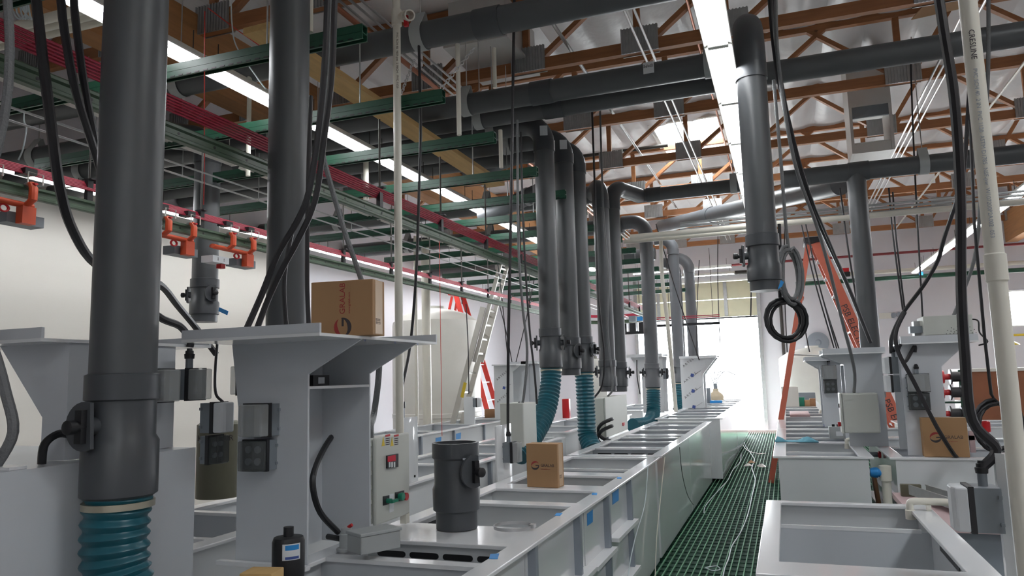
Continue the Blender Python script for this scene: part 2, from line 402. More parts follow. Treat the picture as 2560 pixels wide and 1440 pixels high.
# the two slanting ducts left of the cluster
for (p, q, r, lab) in (((1205, 545), (1345, 480), .11, 'lower'), ((1190, 425), (1330, 375), .12, 'upper')):
    a, b = P(*p, y=9.25), P(*q, y=9.0)
    t = thing('exhaust_pipe', 'gray exhaust pipe slanting up behind the clustered ducts, the %s of two' % lab, 'pipe', a, 'slanting pipes behind the cluster')
    MB().tube([a, b], r, 24).build('pipe_run', 'duct_lit', t)
    c0 = a+(b-a)*.8; collar(t, c0, c0+(b-a).normalized()*.05, r*1.03, 'strap', 'strap_hanger')
# ---- vertical ducts
def damper(parent, c, r, ang, m='duct_coupling'):
    """half-disc damper handle with a knob, standing off the duct in direction ang (degrees from +X)"""
    d = V((math.cos(R(ang)), math.sin(R(ang)), 0)); c = V(c); u = d.cross(V((0, 0, 1)))
    o = c+d*(r*.98)
    b = MB().cyl(o, o+d*.03, .03, 14)
    poly = [o+d*.03+(u*math.cos(R(k))+V((0, 0, 1))*math.sin(R(k)))*.082 for k in range(-115, 116, 14)]
    b.prism(poly, d*.014)
    h = b.build('damper_dial', m, parent)
    k = MB().lathe(o+d*.04, d, [(0, .016), (.035, .016), (.04, .024), (.065, .024), (.07, .015)], 14)
    k.cbox(o+d*.05, .03, .03, .11, R(ang)); k.build('damper_knob', 'black', h)
def hose(parent, path, r, n=None, m='hose', pitch=.042):
    pts = smooth_path(path, 10); L = sum((pts[i+1]-pts[i]).length for i in range(len(pts)-1))
    k = int(L/pitch*6); out = []; seg = [0]
    for i in range(len(pts)-1): seg.append(seg[-1]+(pts[i+1]-pts[i]).length)
    j = 0
    for i in range(k+1):
        t = L*i/k
        while j < len(pts)-2 and seg[j+1] < t: j += 1
        out.append(pts[j].lerp(pts[j+1], (t-seg[j])/max(1e-6, seg[j+1]-seg[j])))
    ph = [(-.03, .2, .75, 1, .75, .2)[i % 6] for i in range(k+1)]
    return MB().tube(out, [r*(.92+.12*q) for q in ph], 28).build('flexible_hose', m, parent)
def duct(label, x, y, ztop, zbot, r=.1095, elbow=None, ang=235, hose_path=None, m='duct', damp=True, ang2=None, tip=True, sticker=False, cm='duct_coupling', zdial=None):
    """ztop: where the straight pipe ends; elbow: point the bend leads to; zbot: bottom of the damper body"""
    t = thing('exhaust_duct', label, 'duct', (x, y, zbot), 'hanging exhaust ducts')
    zc = zbot+.42
    pts = [(x, y, zc-.05), (x, y, ztop)]
    MB().tube(pts, r, 32).build('pipe', m, t)
    if elbow:
        e = V(elbow); b = V((x, y, ztop)); h = V((e.x-x, e.y-y, 0)); L = h.length; h.normalize(); rad = min(e.z-ztop, L)
        path = [b]+arc(b+h*rad, -h, V((0, 0, 1)), 0, 90, rad, 7)+[e+h*.0 if L <= rad+.02 else e]
        path = [p for i, p in enumerate(path) if i == 0 or (p-path[i-1]).length > .01]
        MB().tube(path, r*1.06, 28).build('elbow', cm if m == 'duct' else m, t)
        collar(t, (x, y, ztop-.10), (x, y, ztop+.02), r, cm if m == 'duct' else m)
        if sticker: MB().prism([V((x, y, ztop+.05))+V((math.sin(R(g)), -math.cos(R(g)), 0))*(r*1.11)+V((0, 0, dz)) for g, dz in ((-2, 0), (38, 0), (38, .11), (-2, .11))], (.002, -.004, 0)).build('sticker', 'label_white', t)
    # damper body with upper and lower socket
    prof = [(0, r*.98), (0, r*1.0), (.07, r*1.0), (.075, r*1.13), (.19, r*1.13), (.21, r*1.02), (.33, r*1.02), (.335, r*1.11), (.42, r*1.11), (.425, r)]
    if not tip: prof = [(.0, r*1.0), (.01, r*1.13)]+prof[4:]
    MB().lathe((x, y, zbot), (0, 0, 1), [(h, q) for h, q in prof], 32, caps=True).build('damper_body', cm if m == 'duct' else m, t)
    if damp:
        damper(t, (x, y, zbot+(.27 if zdial is None else zdial)), r, ang)
        if ang2 is not None: damper(t, (x, y, zbot+.27), r, ang2)
    if hose_path:
        hose(t, [(x, y, zbot+.02)]+hose_path, r*.98)
        MB().lathe((x, y, zbot-.035), (0, 0, 1), [(0, r*.98), (0, r*1.06), (.022, r*1.06), (.022, r*.98)], 32).build('hose_clamp', 'clamp', t)
    return t
duct('dark gray exhaust duct with blue-green hose, nearest the camera at far left', -2.2, 2.0, 4.6, 1.325, elbow=None, ang=270, tip=False, zdial=.25,
     hose_path=[(-2.205, 1.995, 1.2), (-2.19, 2.0, 1.05), (-2.13, 2.03, .92), (-2.0, 2.1, .82)])
duct('dark gray exhaust duct behind the shelf with the tall carton', -2.52, 3.34, 5.4, 1.2)
duct('dark gray exhaust duct with hose, first of the three clustered ducts', -2.34, 7.58, 4.26, 1.79, elbow=(-2.64, 7.6, 4.50), ang=200, ang2=20, sticker=True, tip=False,
     hose_path=[(-2.34, 7.54, 1.62), (-2.36, 7.4, 1.35), (-2.42, 7.15, 1.12), (-2.5, 6.9, .95)])
duct('dark gray exhaust duct without a hose, middle of the three clustered ducts', -2.28, 8.14, 4.26, 1.71, elbow=(-2.57, 8.16, 4.50), ang=330, sticker=True)
duct('dark gray exhaust duct with hose, last of the three clustered ducts', -2.25, 8.6, 4.26, 1.74, elbow=(-2.52, 8.65, 4.50), ang=350, tip=False,
     hose_path=[(-2.24, 8.58, 1.55), (-2.23, 8.56, 1.2), (-2.22, 8.54, 1.0), (-2.14, 8.45, .86)])
duct('dark gray exhaust duct, left one of the pair beside the control panel', -2.27, 9.95, 4.10, 1.48, elbow=(-2.52, 10.5, 4.36), ang=200, damp=True)
duct('dark gray exhaust duct, right one of the pair beside the control panel', -2.25, 10.6, 4.22, 1.46, elbow=(-1.97, 11.38, 4.48), ang=10)
duct('gray exhaust duct with a hose bent under it, beyond the pair', -2.2, 13.15, 4.2, 1.46, r=.12, elbow=(-2.62, 13.15, 4.44), ang=200, ang2=10, m='duct_lit', tip=False,
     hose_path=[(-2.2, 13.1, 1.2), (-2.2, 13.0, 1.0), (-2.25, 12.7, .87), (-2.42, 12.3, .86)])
duct('pale gray exhaust duct with a hose, second from the far end', -2.2, 16.7, 4.45, 1.5, r=.12, elbow=(-2.6, 16.7, 4.72), ang=220, m='duct_lit', tip=False,
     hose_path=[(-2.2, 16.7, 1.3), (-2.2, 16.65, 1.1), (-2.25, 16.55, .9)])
duct('gray exhaust duct nearest the bright doorway', -2.12, 18.9, 4.3, 1.55, r=.13, elbow=(-2.5, 18.9, 4.6), ang=240, m='duct_lit', damp=False)
duct('dark gray exhaust duct half hidden between the two farthest ducts', -2.35, 18.2, 4.1, 1.55, r=.12, elbow=(-2.7, 18.2, 4.4), m='duct', damp=False)
duct('dark gray exhaust duct hanging open over the aisle, right of the centre lights', -.10, 5.78, 4.02, 2.29, elbow=(-.14, 6.8, 4.52), ang=190, r=.1095)
duct('dark gray exhaust duct at right dropping behind the white shelf tower', .92, 9.3, 3.98, 1.3, r=.105, damp=False)
# small duct in front of the white wall
duct('dark gray exhaust duct hanging open before the left white wall, with blue tape', -5.3, 5.74, 4.0, P(515, 805, y=5.74).z, r=.122, ang=200, ang2=-20, elbow=(-5.55, 5.45, 4.15))
# loose damper body standing on the tank rim
t = thing('damper_valve', 'loose dark gray damper body standing on the white tank rim', 'valve', (-1.66, 3.62, .935))
x, y, r = -1.655, 3.615, .1095
prof = [(0, r*.9), (0, r*.98), (.085, r*.98), (.095, r*1.11), (.20, r*1.13), (.225, r*1.04), (.35, r*1.04), (.36, r*1.13), (.435, r*1.13), (.435, r*.99), (.1, r*.9)]
MB().lathe((x, y, .935), (0, 0, 1), prof, 36, caps=False).build('body', 'duct_coupling', t)
damper(t, (x, y, 1.23), r*1.04, -28)
MB().box(x+.085, x+.1, y-.1, y-.098, 1.29, 1.3).build('size_mark', 'label_white', t)
# loose hose clamp ring
p = P(1282, 1320, z=.94)
ring = [p+V((math.cos(R(a))*.098, math.sin(R(a))*.098, 0)) for a in range(0, 360, 10)]
rg = [[q+V((0, 0, 0)), q+V((0, 0, .016)), p+(q-p)*.975+V((0, 0, .016)), p+(q-p)*.975] for q in ring]
t = thing('hose_clamp', 'loose steel hose clamp ring lying on the white tank rim', 'clamp', p)
MB().rings(rg, loop=True).build('band', 'steel', t)
MB().cbox(p+V((.1, .02, .011)), .025, .04, .018).build('screw', 'steel', t)
# ================================================================== process tanks
def tank(label, x0, x1, y0, y1, z=.93, zb=0, divs=(), rims=(.05, .05, .05, .05), over=.045, slots=(), ribs=(), rib_side=1, ledges=(), group=None, gloss='poly_gloss_lit', cat='tank'):
    """open tank: x0..x1, y0..y1 outer walls; divs = (y, width, top) cross walls; rims = inward rim widths left, right, front, back"""
    t = thing('process_tank', label, cat, ((x0+x1)/2, (y0+y1)/2, zb), group)
    th = .018
    b = MB().box(x0, x0+th, y0, y1, zb, z-.018).box(x1-th, x1, y0, y1, zb, z-.018).box(x0+th, x1-th, y0, y0+th, zb, z-.018).box(x0+th, x1-th, y1-th, y1, zb, z-.018)
    b.box(x0+th, x1-th, y0+th, y1-th, max(zb, .0)+.08, max(zb, .0)+.10)
    b.build('shell', gloss, t, smooth=False)
    l, r, f, k = rims
    outer = [(x0-over, y0-over*.3), (x1+over, y0-over*.3), (x1+over, y1+over*.3), (x0-over, y1+over*.3)]
    inner = [(x0+l, y0+f), (x1-r, y0+f), (x1-r, y1-k), (x0+l, y1-k)]
    rr = MB().rings([[V((a[0], a[1], z-.02)), V((a[0], a[1], z)), V((c[0], c[1], z)), V((c[0], c[1], z-.02))] for a, c in zip(outer, inner)], loop=True)
    rr.build('rim', 'poly_edge_lit', t, smooth=False, bevel=.004)
    for y, wdt, zt in divs:
        d = MB().box(x0+th, x1-th, y-.009, y+.009, zb+.1, zt-.012)
        d.build('divider', 'poly', t, smooth=False)
        MB().box(x0+l-.005, x1-r+.005, y-wdt/2, y+wdt/2, zt-.018, zt-.0005 if zt >= z else zt).build('divider_cap', 'poly_edge_lit', t, smooth=False)
    for y in slots:
        n = 4; W = (x1-r)-(x0+l); s = MB()
        for i in range(n):
            cx = x0+l+W*(i+.5)/n; h = .014; L = W/n*.36
            poly = [V((cx-L+h*math.cos(R(a)), y, z-.075+h*math.sin(R(a)))) for a in range(90, 271, 30)]+[V((cx+L+h*math.cos(R(a)), y, z-.075+h*math.sin(R(a)))) for a in range(-90, 91, 30)]
            s.prism(poly, (0, .003, 0))
        s.build('overflow_slots', 'black', t)
    xf = x1 if rib_side > 0 else x0
    for y in ribs:
        MB().box(min(xf, xf+.04*rib_side), max(xf, xf+.04*rib_side), y-.02, y+.02, zb+.02, z-.021).build('rib', 'rib_gray', t, smooth=False)
    for ya, yb, zl in ledges:
        MB().box(min(xf, xf+.075*rib_side), max(xf, xf+.075*rib_side), ya, yb, zl-.025, zl).build('ledge', 'poly_edge_lit', t, smooth=False)
    return t
LX0, LX1 = -2.03, -1.195
G = 'left row of white tanks'
tank('white tank nearest the camera in the left row, slotted wall under the loose damper', LX0, LX1, 1.2, 3.35, divs=((2.94, .07, .93),), slots=(3.329,), ribs=(1.9, 2.6), ledges=((1.2, 3.34, .58),), rims=(.06, .06, .05, .06), group=G)
L2 = tank('white tank in the left row carrying the loose damper on its rim', LX0, LX1, 3.37, 4.42, rims=(.06, .06, .34, .05), ribs=(3.42, 4.22), ledges=((3.38, 4.41, .58),), group=G)
tank('white tank in the left row with blue tape on its panels, before the small carton', LX0, LX1, 4.44, 5.02, rims=(.06, .06, .05, .05), ribs=(4.96,), ledges=((4.45, 5.0, .57),), group=G)
L4 = tank('white tank in the left row whose rim carries the small carton', LX0, LX1, 5.04, 5.78, rims=(.06, .06, .16, .07), ribs=(5.72,), ledges=((5.05, 5.77, .61), (5.05, 5.77, .27)), group=G)
tank('smooth sided white tank in the left row beyond the small carton', LX0, LX1, 5.80, 7.05, divs=((6.45, .03, .89),), rims=(.06, .06, .1, .06), group=G)
tank('white tank in the left row with two slotted walls, beside the control panel', LX0, LX1, 7.16, 9.6, divs=((7.95, .14, .93), (8.7, .09, .93), (9.25, .09, .93)), slots=(7.935,), rims=(.06, .06, .1, .06), group=G)
tank('white tank in the left row reflecting green, before the taller far run', LX0, LX1, 9.62, 12.25, divs=((10.5, .09, .93), (11.4, .09, .93)), rims=(.06, .06, .1, .06), group=G)
tank('taller white tank in the left row standing out into the aisle', LX0, -1.04, 12.42, 16.4, z=.97, zb=.02, divs=((13.3, .08, .97), (14.2, .08, .97), (15.3, .08, .97)), slots=(14.19,), rims=(.06, .08, .1, .06), group=G)
tank('white tank closest to the bright doorway at the end of the left row', LX0, -1.04, 16.45, 20.8, z=.97, zb=.02, divs=((17.5, .08, .97), (18.6, .5, .97), (19.7, .08, .97)), rims=(.06, .08, .1, .06), group=G)
G = 'centre row of white tanks'
RX0, RX1 = -.115, .62
R1 = tank('large white tank at the bottom right, nearest the camera', RX0, .655, 3.10, 4.80, divs=((4.37, .02, .875),), rims=(.04, .065, .2, .05), group=G)
tank('white tank standing alone on the grating behind the nearest right tank', RX0, .63, 7.27, 8.70, divs=((7.95, .02, .90),), rims=(.07, .07, .05, .06), group=G)
tank('white tank in the centre row with the blue rag on its rim', RX0, .63, 8.73, 10.6, divs=((9.25, .06, .93), (9.9, .06, .93)), rims=(.07, .07, .06, .06), group=G)
tank('white tank in the centre row under the screwdriver', RX0, .63, 10.65, 13.4, divs=((11.3, .07, .93), (12.1, .07, .93)), rims=(.07, .07, .07, .06), group=G)
tank('white tank in the centre row carrying the short wooden board', RX0, .63, 13.45, 16.2, divs=((14.3, .07, .93), (15.2, .07, .93)), rims=(.07, .07, .07, .06), group=G)
tank('white tank at the far end of the centre row with clutter on top', RX0, .63, 16.25, 20.0, divs=((17.2, .6, .93), (18.4, .5, .93)), rims=(.07, .07, .07, .06), group=G)
G = 'right row of white tanks'
tank('white tank at right carrying the carton and the shelf tower with the steel case', .84, 2.9, 7.26, 9.3, divs=((8.2, .06, .93),), rims=(.07, .07, .08, .06), ribs=(), ledges=((7.45, 9.2, .60), (7.45, 9.2, .36)), rib_side=-1, group=G)
tank('white tank far right below the hanging cable coil, before the brown crate', 1.45, 3.9, 10.9, 12.3, divs=((11.7, .06, .93),), rims=(.07, .07, .07, .06), group=G)
tank('small white tank seen through the gap right of the shelf tower panel', .95, 1.4, 9.4, 10.8, rims=(.05, .05, .05, .05), group=G)
G = 'second left row of white tanks'
tank('white tank behind the nearest shelf tower, second row from the aisle', -3.62, -2.74, 2.75, 6.3, divs=((3.1, .05, .93), (3.75, .06, .93), (5.0, .06, .93)), rims=(.06, .06, .06, .06), group=G)
tank('white tank in the second row left of the clustered hoses', -3.7, -2.85, 6.5, 9.6, z=.90, divs=((7.5, .05, .9), (8.5, .05, .9)), ribs=(7.0, 8.2), group=G)
tank('white tank in the second row beyond the clustered hoses', -3.7, -2.85, 9.8, 14.2, z=.95, divs=((11, .05, .95), (12.6, .05, .95)), ribs=(10.6, 12.2), group=G)
tank('white tank at the far end of the second row', -3.7, -2.85, 15.6, 19.0, z=.95, divs=((16, .05, .95), (17.4, .05, .95)), group=G)
tank('ribbed white tank with blue tape in the farthest left row, before the big round tank', -5.75, -4.80, 6.8, 14.5, z=.95, divs=((8.4, .06, .95), (10, .06, .95), (11.6, .06, .95), (13, .06, .95)), ribs=(8.2, 9.3, 10.4, 11.6, 12.8), ledges=((6.9, 14.4, .45),), group='far left row')
def side_slot(t, x, ya, yb, z, d):
    h = .013; poly = [V((x, ya+h*math.cos(R(a)), z+h*math.sin(R(a)))) for a in range(90, 271, 30)]+[V((x, yb+h*math.cos(R(a)), z+h*math.sin(R(a)))) for a in range(-90, 91, 30)]
    MB().prism(poly, (d, 0, 0)).build('overflow_slot', 'black', t)
q = P(2352, 1368, x=.636); q2 = P(2398, 1412, x=.636); side_slot(R1, .636, q2.y, q.y, .845, -.003)
q = P(1233, 1243, x=-2.01); side_slot(L2, -2.0115, 3.85, 4.15, .86, .003); side_slot(L4, -2.0115, 5.3, 5.55, .86, .003)
# blue tape scraps (flat in life)
def tape(label, pts, n=(0, 0, 1), th=.0012, group='scraps of blue tape'):
    return tag(MB().prism([V(p) for p in pts], V(n)*th).build('tape_scrap', 'tape_blue', smooth=False), label, 'tape', group)
def tape_flat(label, px, py, s, rz, z=.9305):
    p = P(px, py, z=z); c, d = math.cos(R(rz)), math.sin(R(rz))
    tape(label, [p+V((c*a-d*b, d*a+c*b, 0)) for a, b in ((-s*.6, -s*1.3), (s*.5, -s*1.5), (s*.65, s*1.4), (-s*.5, s*1.3))])
def tape_wall(label, px, py, w, h, x):
    p = P(px, py, x=x)
    tape(label, [p+V((0, a, b)) for a, b in ((-w, -h), (w*.85, -h*1.05), (w, h), (-w*.9, h*.95))], (1, 0, 0))
tape_flat('crumpled blue tape scrap on the left rim, closest to the camera', 1235, 1391, .034, 20)
tape_flat('blue tape scrap on the left rim, second from the camera', 1396, 1286, .03, 10)
tape_flat('blue tape scrap on the left rim, third from the camera', 1486, 1235, .03, 15)
tape_flat('faint blue tape scrap on the left rim, fourth from the camera', 1548, 1195, .03, 15)
tape_wall('blue tape square on the left row panel, nearer of two', 1475, 1294, .075, .036, -1.194)
tape_wall('blue tape square on the left row panel, farther of two', 1539, 1241, .11, .04, -1.194)
tape_wall('blue tape square on the ribbed far tank, left one', 1096, 1101, .1, .045, -4.799)
tape_wall('blue tape square on the ribbed far tank, right one', 1146, 1090, .1, .045, -4.799)
# ================================================================== struts, rails, conductor bars
def cchan(mb, a, b, w, h, t=.006, up=V((0, 0, 1)), lip=.012):
    """C channel, open below, from a to b"""
    a, b = V(a), V(b); d = (b-a).normalized(); s = d.cross(up).normalized()
    prof = [(-w/2+lip, -h/2), (-w/2, -h/2), (-w/2, h/2), (w/2, h/2), (w/2, -h/2), (w/2-lip, -h/2), (w/2-lip, -h/2+t), (w/2-t, -h/2+t), (w/2-t, h/2-t), (-w/2+t, h/2-t), (-w/2+t, -h/2+t), (-w/2+lip, -h/2+t)]
    return mb.rings([[p+s*x+up*z for x, z in prof] for p in (a, b)])
proto = None
names = ['first', 'second', 'third', 'fourth', 'fifth', 'sixth', 'seventh', 'eighth', 'ninth', 'tenth', 'eleventh', 'twelfth', 'thirteenth', 'fourteenth', 'fifteenth']
ys = [2.55, 3.62, 4.70, 5.72, 6.88, 7.9, 8.85, 9.95, 11.0, 12.1, 13.3, 14.5, 15.8, 17.2, 18.6]
for i, y in enumerate(ys):
    if proto is None:
        t = thing('support_strut', 'dark green double strut bar, %s from the camera, carrying the red rails' % names[i], 'strut', (0, y, 3.72), 'green strut bars')
        m = MB(); cchan(m, (-6.3, y, 3.765), (-2.2, y, 3.765), .06, .048); m.build('upper_channel', 'green', t)
        m = MB(); cchan(m, (-6.3, y, 3.718), (-2.2, y, 3.718), .06, .042); m.build('lower_channel', 'green', t)
        s = MB()
        for k in range(60): s.box(-6.25+k*.067, -6.215+k*.067, y-.0325, y-.0302, 3.700, 3.708)
        s.build('slot_marks', 'black', t)
        for x in (-5.6, -2.9):
            MB().cyl((x, y, 3.789), (x, y, 4.38), .006, 6).build('threaded_rod', 'galv', t)
        proto = t
    else:
        copy_tree(proto, None, (0, y, 3.72), 'dark green double strut bar, %s from the camera, carrying the red rails' % names[i])
# two parallel monorails joined by a half turn at the far end; red conductor bars above each
XA, XB, ZT_, ZC = -2.78, -4.47, 2.955, 3.095
TZ = ZT_-2.80-.02
yend = 16.6; cx = (XA+XB)/2; rad = (XA-XB)/2
def rail_path(off, z, y0, x_first):
    pts = []
    if x_first == 'A':
        pts = [V((XA+off, y0, z)), V((XA+off, yend, z))]
    else:
        pts = [V((XB-off, y0, z)), V((XB-off, yend, z))]
    return pts
def loop_path(off, z):
    pts = [V((XA+off, 1.0, z))]+[V((XA+off, 1.0+(yend-1.0)*k/8, z)) for k in range(1, 9)]
    pts += [V((cx+(rad+off)*math.cos(R(a)), yend+(rad+off)*math.sin(R(a)), z)) for a in range(12, 180, 12)]
    pts += [V((XB-off, yend-(yend-1.0)*k/8, z)) for k in range(0, 9)]
    return pts
def sweep(mb, pts, prof):
    """sweep a closed profile (sideways, up) along a level path"""
    rings = []
    for i, p in enumerate(pts):
        t = (pts[min(i+1, len(pts)-1)]-pts[max(i-1, 0)]).normalized(); s = V((t.y, -t.x, 0))
        rings.append([p+s*x+V((0, 0, z)) for x, z in prof])
    return mb.rings(rings)
t = thing('monorail', 'green monorail loop with red conductor bars above the left tanks', 'rail', (XA, 1.0, ZT_))
prof = [(-.02, -.055), (.02, -.055), (.026, -.046), (.026, -.028), (.010, -.017), (.010, .017), (.026, .028), (.026, .046), (.02, .055), (-.02, .055), (-.026, .05), (-.026, .03), (-.010, .018), (-.010, -.018), (-.026, -.03), (-.026, -.05)]
sweep(MB(), loop_path(0, ZT_), [(a*.8, b*.74) for a, b in prof]).build('track', 'green_track', t)
for k, (off, z) in enumerate([(-.02+.008*q, ZC-.027+.0115*q) for q in range(6)]):
    pr = [(.0062*math.cos(R(a)), .0072*math.sin(R(a))) for a in range(0, 360, 45)]
    sweep(MB(), loop_path(off, z), pr).build('conductor_bar', 'red_bar', t)
i = 0
for x in (XA, XB):
    y = 1.6
    while y < yend:
        b = MB().box(x-.045, x+.045, y-.02, y+.02, ZC+.045, ZC+.055).box(x-.016, x+.016, y-.022, y+.022, ZT_+.041, ZC+.05)
        b.build('bar_bracket', 'black', t)
        MB().cyl((x, y, ZC+.055), (x, y, 3.68), .008, 6).build('threaded_rod', 'dark_rod', t)
        y += 1.06
h = MB()
for x in (XA, XB):
    for k in range(60): h.cyl((x+.0085, 1.3+k*.25, ZT_), (x+.010, 1.3+k*.25, ZT_), .008, 8)
h.build('bolt_holes', 'black', t)
t = thing('conductor_rail', 'short red conductor rail crossing in front of the roll-up door', 'rail', (-2.2, 17.6, 2.98))
for z in (2.98, 3.02): MB().cyl((-2.9, 17.7, z), (-1.35, 17.7, z), .012, 8).build('conductor_bar', 'red_bar', t)
MB().box(-2.9, -1.35, 17.68, 17.72, 2.80, 2.86).build('track', 'black', t)
for x in (-2.5, -1.5): MB().cyl((x, 17.7, 2.86), (x, 17.7, 4.6), .006, 6).build('threaded_rod', 'dark_rod', t)
t = thing('drive_unit', 'black drive unit with small gray boxes hanging at the far rail bend', 'motor', (-3.2, 15.9, 2.8))
for k in range(4): MB().box(-3.5+k*.2, -3.36+k*.2, 15.85, 16.0, 2.62, 2.80).build('relay_box', 'black', t)
MB().box(-3.55, -2.8, 15.86, 15.98, 2.56, 2.62).build('base_bar', 'black', t)
MB().box(-3.1, -2.95, 15.82, 15.95, 2.83, 2.95).build('gray_housing', 'gray_box', t)
MB().box(-2.92, -2.80, 15.82, 15.9, 2.84, 2.93).build('blue_plug', 'tape_blue', t)
# twin thin guide wires beside the rails, one thing each
for off, l in ((-.55, 'thin silver guide wire under the nearer red rails, right one'), (-.72, 'thin silver guide wire under the nearer red rails, left one')):
    tag(MB().cyl((XA+off, 1.2, 3.02), (XA+off, 17.5, 3.02), .006, 6).build('guide_wire', 'steel'), l, 'wire', 'guide wires')
# orange trolleys on the farther rail
def trolley(y, label, sock):
    x = XB; t = thing('rail_trolley', label, 'trolley', (x, y, 2.62+TZ), 'orange rail trolleys')
    for dy in (-.13, .13):
        s = MB().tube([(x+.05, y+dy, 2.88+TZ), (x+.075, y+dy, 2.82+TZ), (x+.075, y+dy, 2.70+TZ), (x+.03, y+dy, 2.66+TZ), (x, y+dy, 2.655+TZ)], [.02, .026, .026, .024, .024], 10)
        s.build('yoke_arm', 'orange', t)
        w = MB().cyl((x+.02, y+dy, 2.86+TZ), (x+.045, y+dy, 2.86+TZ), .028, 14); wo = w.build('wheel', 'steel', t)
        MB().cyl((x+.045, y+dy, 2.86+TZ), (x+.1, y+dy, 2.86+TZ), .013, 8).build('axle', 'red', wo)
        MB().tube([(x+.09, y+dy-.05, 2.86+TZ), (x+.09, y+dy-.05, 2.97+TZ), (x+.09, y+dy+.05, 2.97+TZ), (x+.09, y+dy+.05, 2.86+TZ)], .005, 6).build('guide_loop', 'alu', t)
    MB().tube([(x, y-.30, 2.66+TZ), (x, y-.26, 2.655+TZ), (x, y+.18, 2.655+TZ)], [.03, .032, .03], 12).build('crossbar', 'orange', t)
    ring = [(x, y+math.cos(R(a))*.03, 2.585+TZ+math.sin(R(a))*.036) for a in range(0, 360, 24)]
    MB().tube(ring, .009, 8, loop=True).build('lifting_eye', 'red', t)
    MB().box(x-.03, x+.03, y+.10, y+.19, 2.46+TZ, 2.64+TZ).build('drop_plate', 'orange', t)
    MB().box(x-.16, x-.04, y+.05, y+.3, 2.47+TZ, 2.58+TZ).build('control_box', 'gray_box', t)
    for dy in (-.15, .13): MB().box(x-.05, x+.05, y+dy-.04, y+dy+.04, 3.0+TZ-.03, 3.06+TZ-.03).build('collector', 'black', t)
    t.scale = (1, 1, .62); t.location.z = 2.86+TZ-(2.86-2.62)*.62
    if sock:
        b = MB().box(x+.0, x+.12, y-.42, y-.23, 2.49+TZ, 2.58+TZ); so = b.build('socket_box', 'label_white', t)
        f = MB()
        for dy in (-.36, -.29):
            for dz in (-.012, .012): f.box(x+.12, x+.122, y+dy-.003, y+dy+.003, 2.537+TZ+dz-.006, 2.537+TZ+dz+.006)
        f.build('socket_holes', 'black', so)
        MB().box(x+.05, x+.1, y-.30, y-.25, 2.43+TZ, 2.49+TZ).build('red_tab', 'red', t)
trolley(P(592, 610, x=XB).y, 'orange rail trolley with a white socket box, rightmost of the three', True)
trolley(P(436, 560, x=XB).y, 'orange rail trolley with a gray box, beside the nearest dark duct', False)
trolley(P(12, 470, x=XB).y, 'orange rail trolley cut by the left edge of the view', False)
# rough timber plank resting on the struts
a, b = P(640, 70, z=4.3), P(1240, 462, z=4.15)
tag(MB().bar(a, b, .24, .05).build('timber_plank', 'plank'), 'long rough timber plank lying above the green struts', 'plank')
# eye chains at strut ends
for (p, q, y, l) in (((1187, 118), (1103, 222), 4.70, 'steel turnbuckle chain tied to the end of the green strut, right one'), ((1035, 150), (1003, 235), 4.70, 'steel turnbuckle chain tied to the end of the green strut, left one')):
    a, b = P(*p, y=y+.3), P(*q, y=y); t = thing('tie_chain', l, 'chain', b, 'steel tie chains'); n = 14; d = (b-a)/n
    for k in range(n):
        c0 = a+d*k; s = frame(d)[k % 2]
        rg = [c0+d*(.5+.62*math.cos(R(g)))+s*math.sin(R(g))*.012 for g in range(0, 360, 45)]
        MB().tube(rg, .0035, 5, loop=True).build('chain_link', 'steel', t)
# ================================================================== shelf towers, outlets, control boxes
def outlet(parent, c, n, w=.11, h=.10, kind='clear', nipple=False, d=.055, name='outlet_box', cable=False):
    """weatherproof box on a surface: c base centre on the surface, n outward normal"""
    c, n = V(c), V(n).normalized(); s = V((0, 0, 1)).cross(n).normalized(); u = V((0, 0, 1))
    T = Matrix((( s.x, n.x, u.x, c.x), (s.y, n.y, u.y, c.y), (s.z, n.z, u.z, c.z), (0, 0, 0, 1)))
    def bx(mb, x0, x1, y0, y1, z0, z1):
        b = MB().box(x0, x1, y0, y1, z0, z1); mb.add([T @ p for p in b.v], b.f); return mb
    b = bx(MB(), -w/2, w/2, 0, d, -h/2, h/2)
    for sx in (-1, 1):
        for sz in (-.3, .3): bx(b, sx*w/2-.006, sx*w/2+.006, 0, .012, sz*h-.006, sz*h+.006)
    o = b.build(name, 'gray_box', parent, smooth=False)
    bx(MB(), -w/2-.004, w/2+.004, d, d+.018, -h/2-.004, h/2+.004).build('gasket', 'black', o, smooth=False)
    e = d+.018; k = .05
    pr = [(-w/2-.004, e), (-w/2+.006, e+k*.8), (-w/4, e+k), (w/4, e+k), (w/2-.006, e+k*.8), (w/2+.004, e)]
    cv = MB().prism([T @ V((x, y, -h/2)) for x, y in pr], T.to_3x3() @ V((0, 0, h)))
    cv.build('cover', {'clear': 'cover_clear', 'smoke': 'cover_smoke', 'white': 'label_white'}[kind], o, smooth=False, bevel=.006)
    if kind != 'white':
        q = MB()
        for zz in (-.2, .2):
            for xx in (-.2, .2): q.cyl(T @ V((xx*w, d+.019, zz*h)), T @ V((xx*w, d+.03, zz*h)), w*.13, 12)
        bx(MB(), -w/2+.006, w/2-.006, d+.0185, d+.022, -h/2+.006, h/2-.006).build('socket_plate', 'black', o, smooth=False)
        q.build('socket', 'rib_gray' if kind == 'clear' else 'gray_box', o)
    if nipple:
        p = T @ V((0, d*.5, h/2)); nn = MB().cyl(p, p+u*.05, .016, 12); nn.build('conduit_nipple', 'gray_box', o)
        g = MB().lathe(p+u*.045, u, [(0, .02), (.02, .022), (.022, .017), (.034, .017), (.036, .012), (.045, .011)], 14); g.build('cable_gland', 'black', o)
    return o
